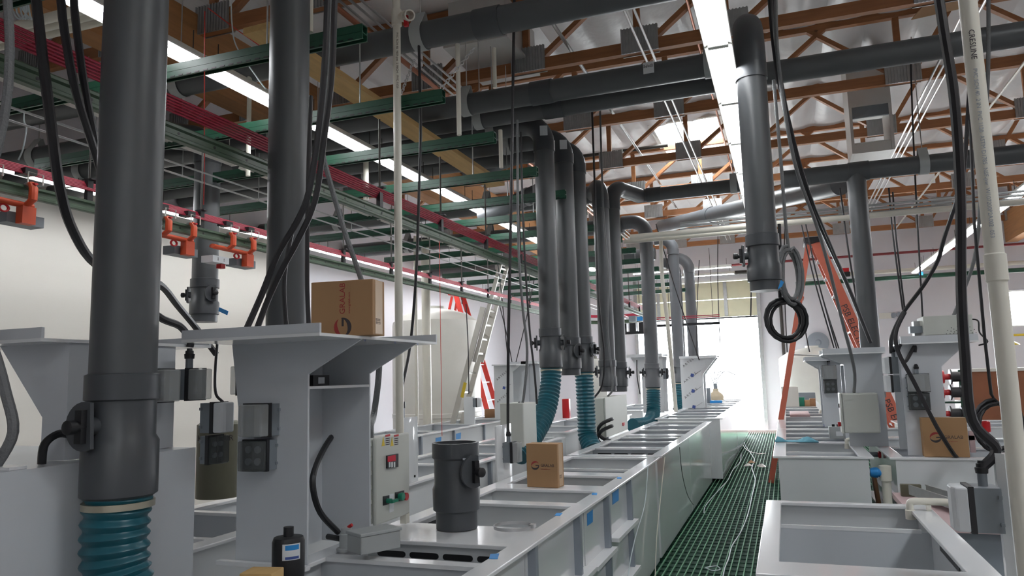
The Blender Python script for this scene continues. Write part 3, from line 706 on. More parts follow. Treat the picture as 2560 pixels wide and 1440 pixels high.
def tower(label, yf, yr, xa, xb, zb, zt, fl, fr, sx0, sx1, sy0, sy1, zfl, zfr, face=1, lip=.045, m='poly', group='white shelf towers', mid=None, back=None):
    """two upright side plates that flare under a shelf tray, joined by a back panel; open towards face (+1: +X)"""
    t = thing('shelf_tower', label, 'shelf', ((xa+xb)/2, (yf+yr)/2, zb), group)
    poly = [(xa, zb), (xb, zb), (xb, zfr), (fr, zt), (fl, zt), (xa, zfl)]
    for y, nm in ((yf, 'front_plate'), (yr, 'rear_plate')):
        MB().prism([V((x, y, z)) for x, z in poly], (0, .012, 0)).build(nm, m, t, smooth=False)
    xw = (xa+(xb-xa)*.28) if face > 0 else (xb-(xb-xa)*.28)
    if back is not None: xw = back
    MB().box(xw-.006, xw+.006, yf+.012, yr, zb, zt).build('back_panel', m, t, smooth=False)
    if mid: MB().box(min(xw, xb if face > 0 else xa), max(xw, xb if face > 0 else xa), yf+.012, yr, mid-.012, mid).build('middle_shelf', 'poly_edge_lit', t, smooth=False)
    MB().box(sx0, sx1, sy0, sy1, zt, zt+.012).build('shelf', 'poly_edge_lit', t, smooth=False)
    MB().box(sx0, sx1, sy0, sy0+.012, zt+.0125, zt+lip).build('shelf_lip', m, t, smooth=False)
    MB().box(sx0, sx1, sy1-.012, sy1, zt+.0125, zt+lip).build('shelf_lip', m, t, smooth=False)
    return t
# --- tower with the tall carton
T2 = tower('white shelf tower carrying the tall carton, open towards the aisle', 2.70, 3.20, -2.29, -1.925, .932, 1.878, -2.33, -1.66, -2.33, -1.66, 2.40, 3.42, 1.60, 1.738, 1, .05, mid=1.685, back=-2.2)
outlet(T2, (-2.135, 2.70, 1.548), (0, -1, 0), .13, .135, 'clear')
outlet(T2, (-2.14, 2.70, 1.40), (0, -1, 0), .12, .125, 'smoke')
outlet(T2, (-2.295, 2.82, 1.72), (-1, 0, 0), .09, .13, 'clear')
MB().box(-2.16, -2.06, 2.93, 3.06, 1.686, 1.735).build('black_module', 'black', T2)
MB().box(-2.0598, -2.059, 2.97, 3.02, 1.695, 1.725).build('module_label', 'label_white', T2)
mk = MB()
for y in (2.72, 2.98, 3.2): text(mk, 'K3', (-1.6595, y, 1.8685), (0, 1, 0), (0, 0, 1), .011, .0003)
mk.build('pen_marks', 'ink_blue', T2)
MB().box(-2.36, -1.9, 2.66, 2.69, .932, .95).build('foot_strip', 'poly_edge_lit', T2)
# --- tower nearest, far left
T1 = tower('white shelf tower at the far left behind the nearest dark duct', 1.98, 2.47, -2.56, -2.44, 1.447, 1.868, -2.80, -2.44, -3.05, -2.43, 1.86, 2.68, 1.60, 1.75, 1, .05, back=-2.446)
q = P(437, 962, x=-2.44); outlet(T1, (-2.44, q.y+.05, q.z), (1, 0, 0), .10, .13, 'clear', nipple=True)
q = P(377, 965, x=-2.44); outlet(T1, (-2.44, q.y, q.z), (1, 0, 0), .10, .13, 'clear')
q = P(502, 1045, x=-2.44); outlet(T1, (-2.44, q.y+.04, q.z), (1, 0, 0), .09, .13, 'white')
q = P(502, 1125, x=-2.44); outlet(T1, (-2.44, q.y+.04, q.z), (1, 0, 0), .09, .12, 'smoke', d=.03)
# hood box in front of it
hb = thing('plenum_box', 'large pale gray plenum box at the lower left with a rounded corner', 'box', (-2.5, 2.0, .2))
pr = [(-2.335, 1.68), (-2.335, 2.50), (-3.4, 2.50), (-3.4, 1.62), (-2.40, 1.62), (-2.36, 1.63), (-2.342, 1.65)]
MB().prism([V((x, y, .2)) for x, y in pr], (0, 0, 1.245)).build('body', 'poly', hb)
MB().box(-2.9, -2.36, 1.72, 1.78, 1.4455, 1.455).build('top_seam', 'poly_edge_lit', hb)
# small lower screw-boss
# --- right towers
T3 = tower('white shelf tower at right carrying the perforated steel case', 7.42, 7.95, .965, 1.285, .932, 1.90, .962, 1.50, .965, 1.56, 7.30, 8.1, 1.70, 1.70, -1, .07, back=1.2)
outlet(T3, (.965, 7.62, 1.72), (-1, 0, 0), .15, .15, 'white', nipple=True)
outlet(T3, (.965, 7.62, 1.555), (-1, 0, 0), .15, .15, 'white')
q = P(2283, 957, y=7.42); outlet(T3, (q.x+.03, 7.42, q.z), (0, -1, 0), .17, .15, 'clear', nipple=True)
q = P(2286, 1003, y=7.42); outlet(T3, (q.x+.03, 7.42, q.z), (0, -1, 0), .16, .14, 'smoke')
T4 = tower('white shelf tower at right with the tall control panel on its front', 8.22, 8.74, .555, .905, .932, 1.845, .345, .93, .36, .93, 8.1, 8.86, 1.74, 1.83, -1, .06, back=.85, mid=1.75)
T5 = tower('white shelf tower at right half hidden behind the one with the control panel', 10.9, 11.5, .44, .80, .932, 1.815, .27, .82, .25, .82, 10.8, 11.6, 1.70, 1.77, -1, .06, back=.75)
q = P(2092, 925, y=10.9); outlet(T5, (.55, 10.9, 1.66), (0, -1, 0), .17, .18, 'clear', nipple=True)
outlet(T5, (.55, 10.9, 1.47), (0, -1, 0), .16, .17, 'smoke')
# --- far left row towers with printed film
def film(t, x0, x1, y, z0, z1, n):
    b = MB(); s = MB(); w = x1-x0
    for k in range(n):
        z = z1-(z1-z0)*(k+.5)/n
        text(b, 'A·R·T·E·L·S', (x0+w*.12, y-.002, z), (1, 0, .75), (-.75, 0, 1), w*.16)
        c = V((x0+w*.5, y-.003, z-w*.38))
        s.prism([c+V((a, 0, d))*w*.09 for a, d in ((-1, -.6), (.6, -1), (1, .6), (-.6, 1))], (0, .002, 0))
        text(b, 'premium sheet', (x0+w*.62, y-.002, z-w*.36), (1, 0, .6), (-.6, 0, 1), w*.055)
    b.build('film_print', 'ink_dark', t); s.build('film_logo', 'ink_blue', t)
q0, q1 = P(1706, 1020, y=15.9), P(1762, 1020, y=15.9)
T6 = tower('white shelf tower with blue printed film, before the bright doorway', 15.9, 16.4, q0.x, q1.x, .97, 2.0, q0.x, q1.x+.28, q0.x, q1.x+.3, 15.8, 16.5, 1.9, 1.66, 1, .05, m='poly_gloss_lit')
film(T6, q0.x+.02, q1.x, 15.9, 1.0, 1.98, 3)
q0, q1 = P(1628, 1000, y=14.2), P(1660, 1000, y=14.2)
T7 = tower('white shelf tower with printed film behind the duct with the bent hose', 14.2, 14.7, q0.x-.16, q1.x, .97, 2.02, q0.x-.36, q1.x+.02, q0.x-.45, q1.x+.02, 14.1, 14.8, 1.7, 1.9, -1, .06, m='poly_gloss_lit')
film(T7, q1.x-.27, q1.x-.02, 14.2, 1.1, 1.9, 2)
outlet(T7, (q1.x, 14.35, 1.7), (1, 0, 0), .16, .2, 'smoke')
q0, q1 = P(1236, 990, y=12.6), P(1283, 990, y=12.6)
T8 = tower('white film covered tower right of the red stepladder', 12.6, 13.1, q0.x, q1.x, .95, 1.92, q0.x, q1.x+.15, q0.x, q1.x+.1, 12.5, 13.2, 1.75, 1.8, 1, .02, m='poly_gloss_lit')
film(T8, q0.x+.02, q1.x, 12.6, 1.05, 1.85, 2)
for k, (a, b, l) in enumerate(((1292, 1322, 'left'), (1320, 1350, 'right'))):
    q0, q1 = P(a, 960, y=13.4), P(b, 960, y=13.4)
    tower('bluish white shelf tower behind the cluster of ducts, %s one of two' % l, 13.4+k*.02, 13.9, q0.x, q1.x, .95, 1.95, q0.x-.16, q1.x, q0.x-.1, q1.x, 13.3, 14, 1.75, 1.9, 1, .05, m='poly')
# --- control panels
def enclosure(label, x0, x1, y0, y1, z0, z1, face, group=None, name='control_panel'):
    """cabinet with a door on the +X, -X or -Y side"""
    t = thing(name, label, 'control panel', ((x0+x1)/2, (y0+y1)/2, z0), group)
    MB().box(x0, x1, y0, y1, z0, z1).build('cabinet', 'enclosure', t, smooth=False, bevel=.012)
    if face == '+x': b = MB().box(x1+.001, x1+.022, y0-.006, y1+.006, z0-.006, z1+.006)
    elif face == '-x': b = MB().box(x0-.022, x0-.001, y0-.006, y1+.006, z0-.006, z1+.006)
    else: b = MB().box(x0-.006, x1+.006, y0-.022, y0-.001, z0-.006, z1+.006)
    b.build('door', 'enclosure', t, smooth=False, bevel=.008)
    return t
E1 = enclosure('beige control panel with red display and push buttons beside the loose damper', -2.06, -1.955, 3.28, 3.62, 1.0, 1.415, '+x')
xf = -1.9325
def onface(px, py): return P(px, py, x=xf)
def plate(t, name, m, pts, th=.004): return MB().prism([P(px, py, x=xf) for px, py in pts], (th, 0, 0)).build(name, m, t, smooth=False)
plate(E1, 'display_frame', 'black', ((965, 1139), (992, 1134), (992, 1167), (965, 1171)), .01)
MB().prism([P(px, py, x=xf+.0105) for px, py in ((969, 1141), (989, 1137), (989, 1152), (969, 1155))], (.001, 0, 0)).build('display', 'screen_red', E1)
b = MB()
for px in (974, 980, 986): c = P(px, 1161, x=xf+.0105); b.box(c.x, c.x+.001, c.y-.008, c.y+.008, c.z-.014, c.z+.012)
b.build('display_keys', 'label_white', E1)
for k in (958, 980):
    c = P(k, 1104, x=xf); MB().prism([c+V((0, a, d)) for a, d in ((-.016, -.022), (.016, -.022), (0, .024))], (.001, 0, 0)).build('warning_triangle', 'yellow', E1)
    MB().box(c.x, c.x+.001, c.y+.022, c.y+.07, c.z+.022, c.z+.032).build('warning_strip', 'red', E1)
    tx = MB()
    for r_ in range(4): tx.box(c.x, c.x+.0008, c.y+.024, c.y+.066, c.z-.02+r_*.01, c.z-.016+r_*.01)
    tx.build('warning_print', 'ink_dark', E1)
plate(E1, 'switch_plate', 'black', ((957, 1241), (972, 1238), (972, 1260), (957, 1264)))
c = P(966, 1252, x=xf); MB().cyl(c, c+V((.03, 0, 0)), .012, 12).cbox(c+V((.035, .02, -.002)), .014, .06, .014).build('green_switch', 'green_btn', E1)
plate(E1, 'button_plate', 'black', ((987, 1231), (1009, 1226), (1009, 1251), (987, 1255)))
for px, m in ((996, 'green_btn'), (1005, 'red')):
    c = P(px, 1241, x=xf); MB().lathe(c, (1, 0, 0), [(0, .016), (.014, .016), (.015, .02), (.03, .02)], 16).build('push_button', m, E1)
plate(E1, 'paper_label', 'label_white', ((973, 1236), (984, 1234), (984, 1278), (973, 1282)), .001)
MB().box(-1.99, -1.955, 3.62, 3.66, .94, 1.0).build('pipe_stub', 'pvc', E1)
h = MB()
for k in range(6): h.box(-2.062, -1.957, 3.262, 3.278, 1.03+k*.07, 1.05+k*.07)
h.build('hinge_lug', 'enclosure', E1)
E2 = enclosure('beige control panel under the paired ducts, black cables looping from its side', -2.3, -2.12, 9.0, 10.3, .95, 1.42, '+x')
for py in (1048, 1065):
    a = P(1530, py, y=8.995)
    MB().tube(smooth_path([a+V((.0, .005, 0)), a+V((-.0, -.1, .0)), a+V((-.1, -.14, -.05)), a+V((-.16, -.12, -.14)), a+V((-.1, -.1, -.22)), a+V((.0, -.12, -.25))], 5), .022, 10).build('flex_conduit', 'black', E2)
MB().box(-2.098, -2.085, 9.95, 10.05, 1.02, 1.06).build('red_lamp', 'red', E2)
E3 = enclosure('beige control box behind the first clustered duct', -2.31, -2.11, 6.0, 6.35, 1.12, 1.48, '-y')
E4 = enclosure('beige control panel on the front of the right shelf tower', .50, .82, 7.98, 8.2, 1.08, 1.46, '-x')
for z in (1.12, 1.40): MB().box(.54, .60, 7.972, 7.979, z, z+.02).build('hinge', 'enclosure', E4)
MB().box(.45, .477, 8.05, 8.09, 1.14, 1.18).build('red_button', 'red', E4)
MB().box(.468, .477, 8.07, 8.12, 1.32, 1.36).build('latch', 'black', E4)
# socket box with two black outlets on the rim before panel 2
p = P(1475, 1100, z=.94); ob = thing('junction_box', 'beige box with two black sockets on the left row rim before the control panel', 'box', p)
MB().box(p.x-.06, p.x+.06, p.y, p.y+.12, .935, 1.13).build('body', 'enclosure', ob, bevel=.004)
for z in (.975, 1.06): MB().box(p.x-.02, p.x+.03, p.y-.004, p.y-.0005, z, z+.04).build('socket', 'black', ob)
# post panels carrying one outlet
def post(label, x, y0, y1, z0, z1, th, side, zc, kind, w=.1, h=.12):
    t = thing('outlet_post', label, 'post', (x, (y0+y1)/2, z0), 'white outlet posts')
    MB().box(x-th, x, y0, y1, z0, z1).build('panel', 'poly', t, smooth=False, bevel=.003)
    return t
tp = thing('outlet_post', 'slim white outlet post with two screws, left of the loose damper', 'post', (-2.78, 5.3, .95), 'white outlet posts')
a, b = P(1007, 1060, x=-2.72), P(1044, 1060, x=-2.72)
MB().box(-2.735, -2.72, a.y, b.y, .90, 1.42).build('panel', 'poly_gloss_lit', tp, bevel=.002)
for d in (.25, .75):
    y = a.y+(b.y-a.y)*d; MB().cyl((-2.72, y, .97), (-2.714, y, .97), .01, 10).build('screw', 'black', tp)
MB().cyl((-2.76, a.y+.06, 1.40), (-2.76, a.y+.06, 1.50), .022, 12).build('conduit_nipple', 'gray_box', tp)
MB().cyl((-2.76, a.y+.06, 1.49), (-2.76, a.y+.06, 1.54), .027, 12).build('cable_gland', 'black', tp)
tq = thing('outlet_post', 'white outlet post with a gray socket, left of the small carton', 'post', (-2.06, 5.1, .932), 'white outlet posts')
ya_, yb_ = P(1243, 1150, x=-2.075).y, P(1280, 1150, x=-2.075).y
MB().box(-2.09, -2.075, ya_, yb_, .75, P(1258, 1062, x=-2.075).z).build('panel', 'poly_gloss_lit', tq, bevel=.002)
tqy = P(1263, 1130, x=-2.075).y; outlet(tq, (-2.0745, tqy, P(1263, 1130, x=-2.075).z), (1, 0, 0), .11, .15, 'clear', nipple=True, d=.06)
tr = thing('outlet_post', 'tall white outlet post at the right edge with a large gray socket', 'post', (.80, 3.2, .0), 'white outlet posts')
a = P(2485, 1140, y=3.15)
MB().prism([V((a.x, 3.14, .0)), V((a.x+.025, 3.12, .0)), V((a.x+.10, 3.14, .0)), V((a.x+.10, 3.17, .0)), V((a.x, 3.17, .0))], (0, 0, 1.385)).build('panel', 'poly_gloss_lit', tr)
q = P(2502, 1295, y=3.12)
outlet(tr, (a.x, 3.155, 1.19), (-1, 0, 0), .12, .155, 'white', nipple=True, d=.085)
# --- cartons
def carton(label, c, sx, sy, sz, rz, face, orient, inverted=False):
    """c: base centre; face '-y' or '+x' carries the round mark and name"""
    t = thing('carton', label, 'box', c, 'brown printed cartons'); t.rotation_euler = (0, 0, rz)
    L = MB().box(-sx/2, sx/2, -sy/2, sy/2, 0, sz); off = V(c)
    def bl(mb, n, m, **k): mb.v = [p+off for p in mb.v]; return mb.build(n, m, t, **k)
    bl(L, 'body', 'carton', smooth=False, bevel=.003)
    k = MB(); y = -sy/2-.0006
    bl(MB().box(sx/2+.0002, sx/2+.0009, -sy*.30, sy*.30, sz*.03, sz*.99), 'tape_strip', 'carton_tape', smooth=False)
    def mark(cx, cz, s, rt, up, nm):
        rt, up = V(rt), V(up); o = V((cx, y, cz))
        cr = lambda a0, a1, m_, n_: bl(MB().prism([o+(rt*math.cos(R(a))+up*math.sin(R(a)))*s for a in range(a0, a1+1, 10)]+[o+(rt*math.cos(R(a))+up*math.sin(R(a)))*s*(.98-.42*math.sin(math.pi*(a-a0)/(a1-a0))) for a in range(a1, a0-1, -10)], (0, .0005, 0)), n_, m_, smooth=False)
        cr(30, 190, 'ink_red', 'round_mark_red'); cr(185, 372, 'ink_dark', 'round_mark_dark')
        bl(MB().prism([o+rt*a*s+up*b*s for a, b in ((.1, .12), (1.0, .12), (.95, -.12), (.1, -.12))], (0, .0005, 0)), 'round_mark_bar', 'ink_dark', smooth=False)
        tx = MB(); text(tx, 'GRALAB', o+rt*s*1.35-up*s*.25, rt, up, s*.9, .0003); bl(tx, 'printed_name', 'ink_red' if nm else 'ink_dark')
        tx = MB(); text(tx, 'www.gralab.com', o+rt*s*1.4-up*s*.85, rt, up, s*.34, .0003); bl(tx, 'printed_address', 'ink_red')
    if orient == 'up': mark(sx*.02, sz*.16, sx*.14, (0, 0, 1), (-1, 0, 0), True)
    else: mark(-sx*.22, sz*.5, sx*.13, (1, 0, 0), (0, 0, 1), False)
    tx = MB()
    for i in range(4): text(tx, 'L2-0%d' % (i+3), (sx/2+.0012, -sy*.2+i*sy*.1, sz*.2), (0, 0, 1), (0, -1, 0), sy*.09, .0003)
    bl(tx, 'side_print', 'ink_dark')
    return t
q0, q1 = P(812, 842, z=1.881), P(935, 842, z=1.881)
carton('tall brown carton with sideways printing on the left shelf tower', (-1.745, 2.73, 1.891), .285, .12, .235, R(6), '-y', 'up')
carton('small brown carton with a round mark, standing on the left row rim', (-1.645, 5.11, .931), .235, .12, .30, R(-4), '-y', 'flat')
carton('squat brown carton on the right tank below the shelf tower', (1.245, 7.29+.08, .931), .34, .12, .33, R(0), '-y', 'flat')
# ================================================================== cables, conduits, plastic pipes
def cable(label, pts, r, m='cable', name='cable', k=5, n=8, cat='cable', group=None):
    """pts: (px, py, depth) of the photo, or ready points"""
    q = [p if isinstance(p, V) else P(p[0], p[1], y=p[2]) for p in pts]
    if not isinstance(pts[0], V) and pts[0][1] <= -30: q.insert(0, q[0]+(q[0]-q[1]).normalized()*.8)
    return tag(MB().tube(smooth_path(q, k), r, n).build(name, m), label, cat, group)
HC = 'hanging cables'
cable('thick black cable sweeping from the top left corner behind the nearest duct', [(86, -40, 1.95), (105, 130, 1.95), (130, 330, 1.95), (150, 470, 2.0), (182, 575, 2.1), (240, 660, 2.28), (330, 690, 2.65), (400, 712, 2.95), (445, 765, 3.2), (492, 822, 3.45), (540, 885, 3.6)], .019)
g = V((-2.412, P(437, 962, x=-2.44).y+.05, P(437, 962, x=-2.44).z+.16))
cable('black cable from the top left entering the gland on the far left outlet', [(148, -40, 2.0), (160, 70, 2.0), (190, 230, 2.05), (238, 385, 2.25), (290, 560, 2.4), (330, 720, 2.4), (395, 790, 2.4), V((-2.44, g.y-.03, g.z+.09)), g+V((0, 0, .03)), g], .016)
cable('black cable at the top left, right one of three, going behind the nearest duct', [(181, -40, 2.05), (190, 60, 2.05), (213, 225, 2.1), (245, 390, 2.3), (285, 620, 2.55), (300, 830, 2.7)], .015)
cable('gray corrugated conduit at the left edge near the top', [(17, -40, 1.6), (24, 110, 1.6), (18, 240, 1.6), (-6, 370, 1.6), (-40, 470, 1.6)], .014, 'cable_gray', 'conduit')
e = V((-2.45, 1.74, 1.455))
cable('gray conduit at the left edge rising from the plenum box', [(-60, 760, 1.75), (-14, 880, 1.75), (14, 980, 1.75), (33, 1080, 1.75), e], .017, 'cable_gray', 'conduit')
f0 = P(105, 1142, x=-2.42)
cable('black corrugated hose looping from the plenum box behind the damper dial', [V((f0.x, f0.y, 1.447)), P(112, 1110, x=-2.42), P(150, 1084, x=-2.42), P(190, 1094, x=-2.42), P(235, 1120, x=-2.40)], .014, 'black', 'flex_hose')
cable('black cable beside the second duct, left of the pair landing on the left shelf', [(820, -40, 2.62), (812, 150, 2.62), (796, 330, 2.62), (772, 480, 2.62), (742, 555, 2.62), (695, 635, 2.62), (655, 735, 2.62), P(610, 836, y=2.62)], .0135)
cable('black cable beside the second duct, right of the pair landing on the left shelf', [(838, -40, 2.66), (830, 180, 2.66), (810, 350, 2.66), (788, 500, 2.66), (745, 600, 2.66), (708, 668, 2.66), (672, 745, 2.66), P(638, 834, y=2.66)], .0135)
cable('gray conduit curving down behind the tall carton', [(828, -40, 2.8), (818, 180, 2.8), (802, 320, 2.8), (806, 380, 2.8), (832, 480, 2.8), (862, 580, 2.8), (890, 660, 2.85), P(905, 705, y=2.88)], .012, 'cable_gray', 'conduit')
cable('black cable hanging straight down beside the tall carton, left one', [(777, 240, 2.95), (770, 480, 2.95), (768, 700, 2.95), P(772, 812, y=2.95)], .011)
cable('thin black cable lying down the face of the second duct', [(735, 560, 3.0), (718, 640, 3.0), (710, 720, 3.0), (716, 818, 3.0)], .011)
g = V((-2.76, P(1007, 1060, x=-2.72).y+.06, 1.53))
cable('black cable dropping to the gland of the slim white post', [(1046, 60, 5.2), (1051, 300, 5.2), (1047, 500, 5.2), (1040, 690, 5.2), (1026, 860, 5.25), g+V((.0, 0, .1)), g], .012)
cable('black cable dropping to the outlet post left of the small carton', [(1286, -30, 5.3), (1281, 300, 5.3), (1276, 600, 5.3), (1271, 850, 5.3), V((-2.045, tqy, 1.42)), V((-2.045, tqy, P(1263, 1130, x=-2.075).z+.15))], .012)
cable('gray cable left of the clustered ducts', [(1293, 300, 6.0), (1296, 600, 6.0), (1306, 760, 6.0), (1318, 880, 6.05), (1308, 1000, 6.1), V((-2.2, 6.15, 1.482))], .012, 'cable_gray')
cable('thin black cable just left of the first clustered duct', [(1302, 330, 6.4), (1308, 560, 6.4), (1322, 800, 6.4), (1336, 930, 6.4), (1342, 1010, 6.4)], .01)
cable('black cable between the clustered and paired ducts, reaching the control panel', [(1480, 270, 8.8), (1490, 560, 8.8), (1497, 750, 8.8), (1510, 880, 8.8), (1506, 960, 8.85), V((-2.25, 9.05, 1.425))], .013)
cable('gray cable hanging in front of the paired ducts', [(1500, 270, 9.3), (1508, 520, 9.3), (1522, 700, 9.3), (1519, 820, 9.3), (1532, 960, 9.4), V((-2.2, 9.6, 1.43))], .013, 'cable_gray')
cable('thick black cable slanting from the centre duct to the right shelf tower', [(1922, -40, 6.2), (1940, 150, 6.2), (1975, 330, 6.6), (2012, 470, 7.0), (2062, 590, 7.6), (2115, 705, 8.2), (2176, 855, 8.95)], .021)
cable('second black cable slanting beside the thick one toward the right shelf tower', [(1932, -40, 6.25), (1950, 180, 6.25), (1990, 370, 6.7), (2030, 500, 7.1), (2080, 620, 7.7), (2160, 810, 8.95)], .012)
cable('gray conduit slanting down to the top of the tall control panel', [(1938, -40, 6.1), (1946, 160, 6.1), (1985, 400, 6.4), (2040, 560, 6.9), (2070, 660, 7.2), (2105, 800, 7.5), (2135, 920, 7.8), V((.62, 8.08, 1.47))], .015, 'cable_gray', 'conduit')
def coil(label, px, py, y, rx, rz, n, r, m, tilt=0.0, name='cable_coil', tail=None):
    c = P(px, py, y=y); pts = []
    for i in range(n*18+1):
        a = 2*math.pi*i/18+math.pi/2; k = 1+.13*math.sin((i//18)*2.3+1)+.05*math.sin(i*.37)
        pts.append(c+V((math.cos(a)*rx*k+.012*math.sin(i*.21), .02*math.cos(i*.5)+math.cos(a)*tilt, math.sin(a)*rz*k)))
    if tail: pts = [P(*t) for t in tail] and [P(t[0], t[1], y=t[2]) for t in tail]+pts
    return tag(MB().tube(pts, r, 8).build(name, m), label, 'cable')
coil('coil of gray cable hanging beside the open centre duct', 1976, 690, 6.0, .07, .20, 4, .013, 'cable_gray', .08, tail=[(1934, 200, 6.0), (1952, 400, 6.0), (1964, 560, 6.0)])
coil('coil of black cable hanging below the open centre duct', 1965, 802, 6.0, .125, .145, 4, .013, 'black', .05, tail=[(1948, 560, 5.98), (1952, 700, 5.98), (1950, 745, 6.0)])
coil('coil of black cable before the brown crate at right', 2496, 1068, 6.8, .155, .185, 5, .012, 'black', .06, tail=[(2425, 300, 6.8), (2436, 560, 6.8), (2462, 850, 6.8), (2478, 985, 6.8)])
g = V((.98-.0575+.0, 7.62, 1.72+.075+.03))
cable('thick black cable dropping to the large gray socket at the right edge', [(2342, -40, 3.1), (2360, 80, 3.1), (2386, 250, 3.1), (2401, 480, 3.1), (2403, 720, 3.1), (2413, 900, 3.1), (2430, 1050, 3.12), V((.80-.105, 3.155, 1.40)), V((P(2485, 1140, y=3.15).x-.0425, 3.155, 1.33))], .0185)
cable('gray conduit bending down behind the perforated steel case', [(2471, -40, 7.0), (2470, 180, 7.0), (2456, 420, 7.2), (2441, 620, 7.5), (2412, 720, 7.7), (2374, 812, 7.85)], .016, 'cable_gray', 'conduit')
cable('black cable curving down to the side outlet of the right shelf tower', [(2425, 200, 7.0), (2412, 400, 7.0), (2398, 480, 7.0), (2362, 590, 7.1), (2345, 650, 7.2), (2310, 712, 7.3), (2256, 785, 7.5), (2230, 840, 7.6), V((.925, 7.62, 1.87)), V((.925, 7.62, 1.83))], .017)
cable('black cable draped over the right shelf tower and the squat carton', [(2262, 780, 7.22), (2240, 830, 7.2), (2246, 880, 7.2), (2285, 955, 7.2), (2338, 1060, 7.18), (2382, 1132, 7.24), P(2400, 1150, y=7.42)], .018)
cable('short black cable to the front outlet of the right shelf tower', [(2252, 860, 7.28), (2246, 880, 7.3), (2262, 905, 7.34), V((P(2283, 957, y=7.42).x+.03, 7.39, 1.88)), V((P(2283, 957, y=7.42).x+.03, 7.39, 1.83))], .015)
for i, (a, b, y) in enumerate((((2275, 100), (2308, 820), 10.5), ((2222, 470), (2257, 775), 10.6), ((2232, 480), (2262, 775), 10.6), ((2100, 470), (2160, 860), 9.9))):
    cable('thin black drop cord near the right shelf towers, %s from the left' % ['third', 'first', 'second', 'last'][i], [(a[0], a[1], y), ((a[0]*.6+b[0]*.4)-3, a[1]*.6+b[1]*.4, y), (b[0], b[1], y)], .011, group=HC)
for i, (a, b, y) in enumerate((((2003, 560), (2085, 870), 11.6), ((2014, 560), (2092, 872), 11.6), ((2030, 640), (2100, 880), 11.7), ((1985, 640), (2024, 880), 13.5), ((1962, 560), (1968, 880), 14.0))):
    cable('thin black cord hanging around the orange stepladder, %s from the left' % ['third', 'fourth', 'fifth', 'second', 'first'][i], [(a[0], a[1], y), (a[0]*.55+b[0]*.45-4, a[1]*.55+b[1]*.45, y), (b[0], b[1], y)], .010, group='cords around the orange stepladder')
for i, (a, b, y) in enumerate((((1165, 760), (1172, 985), 11.6), ((1232, 560), (1270, 900), 12.0), ((1248, 760), (1280, 905), 13.0), ((1335, 700), (1290, 905), 13.1), ((1150, 560), (1155, 760), 12.0))):
    cable('thin black cord hanging over the second row, %s from the left' % ['second', 'third', 'fourth', 'fifth', 'first'][i], [(a[0], a[1], y), (a[0]*.5+b[0]*.5+2, a[1]*.5+b[1]*.5, y), (b[0], b[1], y)], .009, group='cords over the second row')
for i, (a, b, y) in enumerate((((1640, 560), (1748, 900), 14.5), ((1795, 560), (1800, 860), 18.0), ((1748, 650), (1742, 930), 18.2), ((1592, 900), (1600, 985), 14.0), ((1888, 570), (1877, 790), 12))):
    cable('thin dark cord hanging before the bright doorway, %s from the left' % ['third', 'fourth', 'second', 'first', 'last'][i], [(a[0], a[1], y), (a[0]*.5+b[0]*.5-3, a[1]*.5+b[1]*.5, y), (b[0], b[1], y)], .010, group='cords before the doorway')
cable('red string hanging from the first green strut at the upper left', [(512, 28, 3.6), (511, 250, 3.6), (511, 420, 3.6), (509, 512, 3.6)], .003, 'cord_red', 'string', cat='string')
cable('red chalk line hanging in front of the big round tank', [(1098, 590, 9.0), (1101, 800, 9.0), (1105, 1090, 9.05)], .004, 'cord_red', 'string', cat='string')
cable('red string slanting beside the timber plank', [(520, 20, 4.2), (600, 80, 4.6), (665, 125, 5)], .004, 'cord_red', 'string', cat='string')
cable('pale blue wire dangling near the nearest fluorescent batten', [(577, -30, 4.2), (580, 60, 4.2), (592, 118, 4.2), (640, 190, 4.2), (664, 222, 4.2)], .005, 'cord_white', 'wire', cat='wire')
cable('pale blue wire dangling at the far left corner', [(62, 245, 4.0), (60, 300, 4.0), (66, 320, 4.0), (58, 370, 4.0), (46, 400, 4.0)], .006, 'cord_white', 'wire', cat='wire')
for i in range(5):
    cable('bundle strand of white cord hanging at the top left corner', [(40+i*6, -40, 3.4), (30+i*11, 20+i*3, 3.4), (50+i*7, 48, 3.4), (72-i*4, 20, 3.4), (60+i*5, 2, 3.4)], .006, 'cord_white', 'cord_strand', cat='cord', group='white cord bundle at the top left')
# plastic pipes
def vpipe(label, px, py0, py1, y, r, m='pvc', cap=False, x=None, coupler=(), name='plastic_pipe'):
    a, b = P(px, py0, y=y), P(px, py1, y=y); xx = (a.x+b.x)/2 if x is None else x
    t = thing(name, label, 'pipe', (xx, y, min(a.z, b.z)))
    MB().cyl((xx, y, 5.6 if cap else a.z), (xx, y, b.z), r, 20).build('pipe_run', m, t)
    for py in coupler:
        z = P(px, py, y=y).z; MB().lathe((xx, y, z-.05), (0, 0, 1), [(0, r), (.005, r*1.16), (.095, r*1.16), (.1, r)], 20).build('coupler', m, t)
    return t, xx
t, x = vpipe('white plastic pipe with a red handled valve at its top, centre left', 995, -60, 1120, 4.62, .0285, cap=True)
z0, z1 = P(995, 25, y=4.62).z, P(995, 65, y=4.62).z
MB().lathe((x, 4.62, z1), (0, 0, 1), [(0, .0285), (.005, .038), (z0-z1, .038), (z0-z1+.005, .0285)], 18).build('tee', 'pvc', t)
a = V((x+.03, 4.62, (z0+z1)/2)); d = (P(1056, 30, y=4.3)-a).normalized()
v = MB().lathe(a, d, [(0, .028), (.05, .028), (.05, .034), (.09, .034), (.09, .04), (.15, .042), (.15, .034), (.18, .034), (.18, .04), (.23, .04), (.23, .03), (.16, .028)], 18); vo = v.build('valve_body', 'pvc', t)
MB().cbox(a+d*.16+V((0, -.01, -.055)), .03, .02, .06).cyl(a+d*.16+V((0, 0, -.03)), a+d*.16, .012, 10).build('valve_handle', 'red', vo)
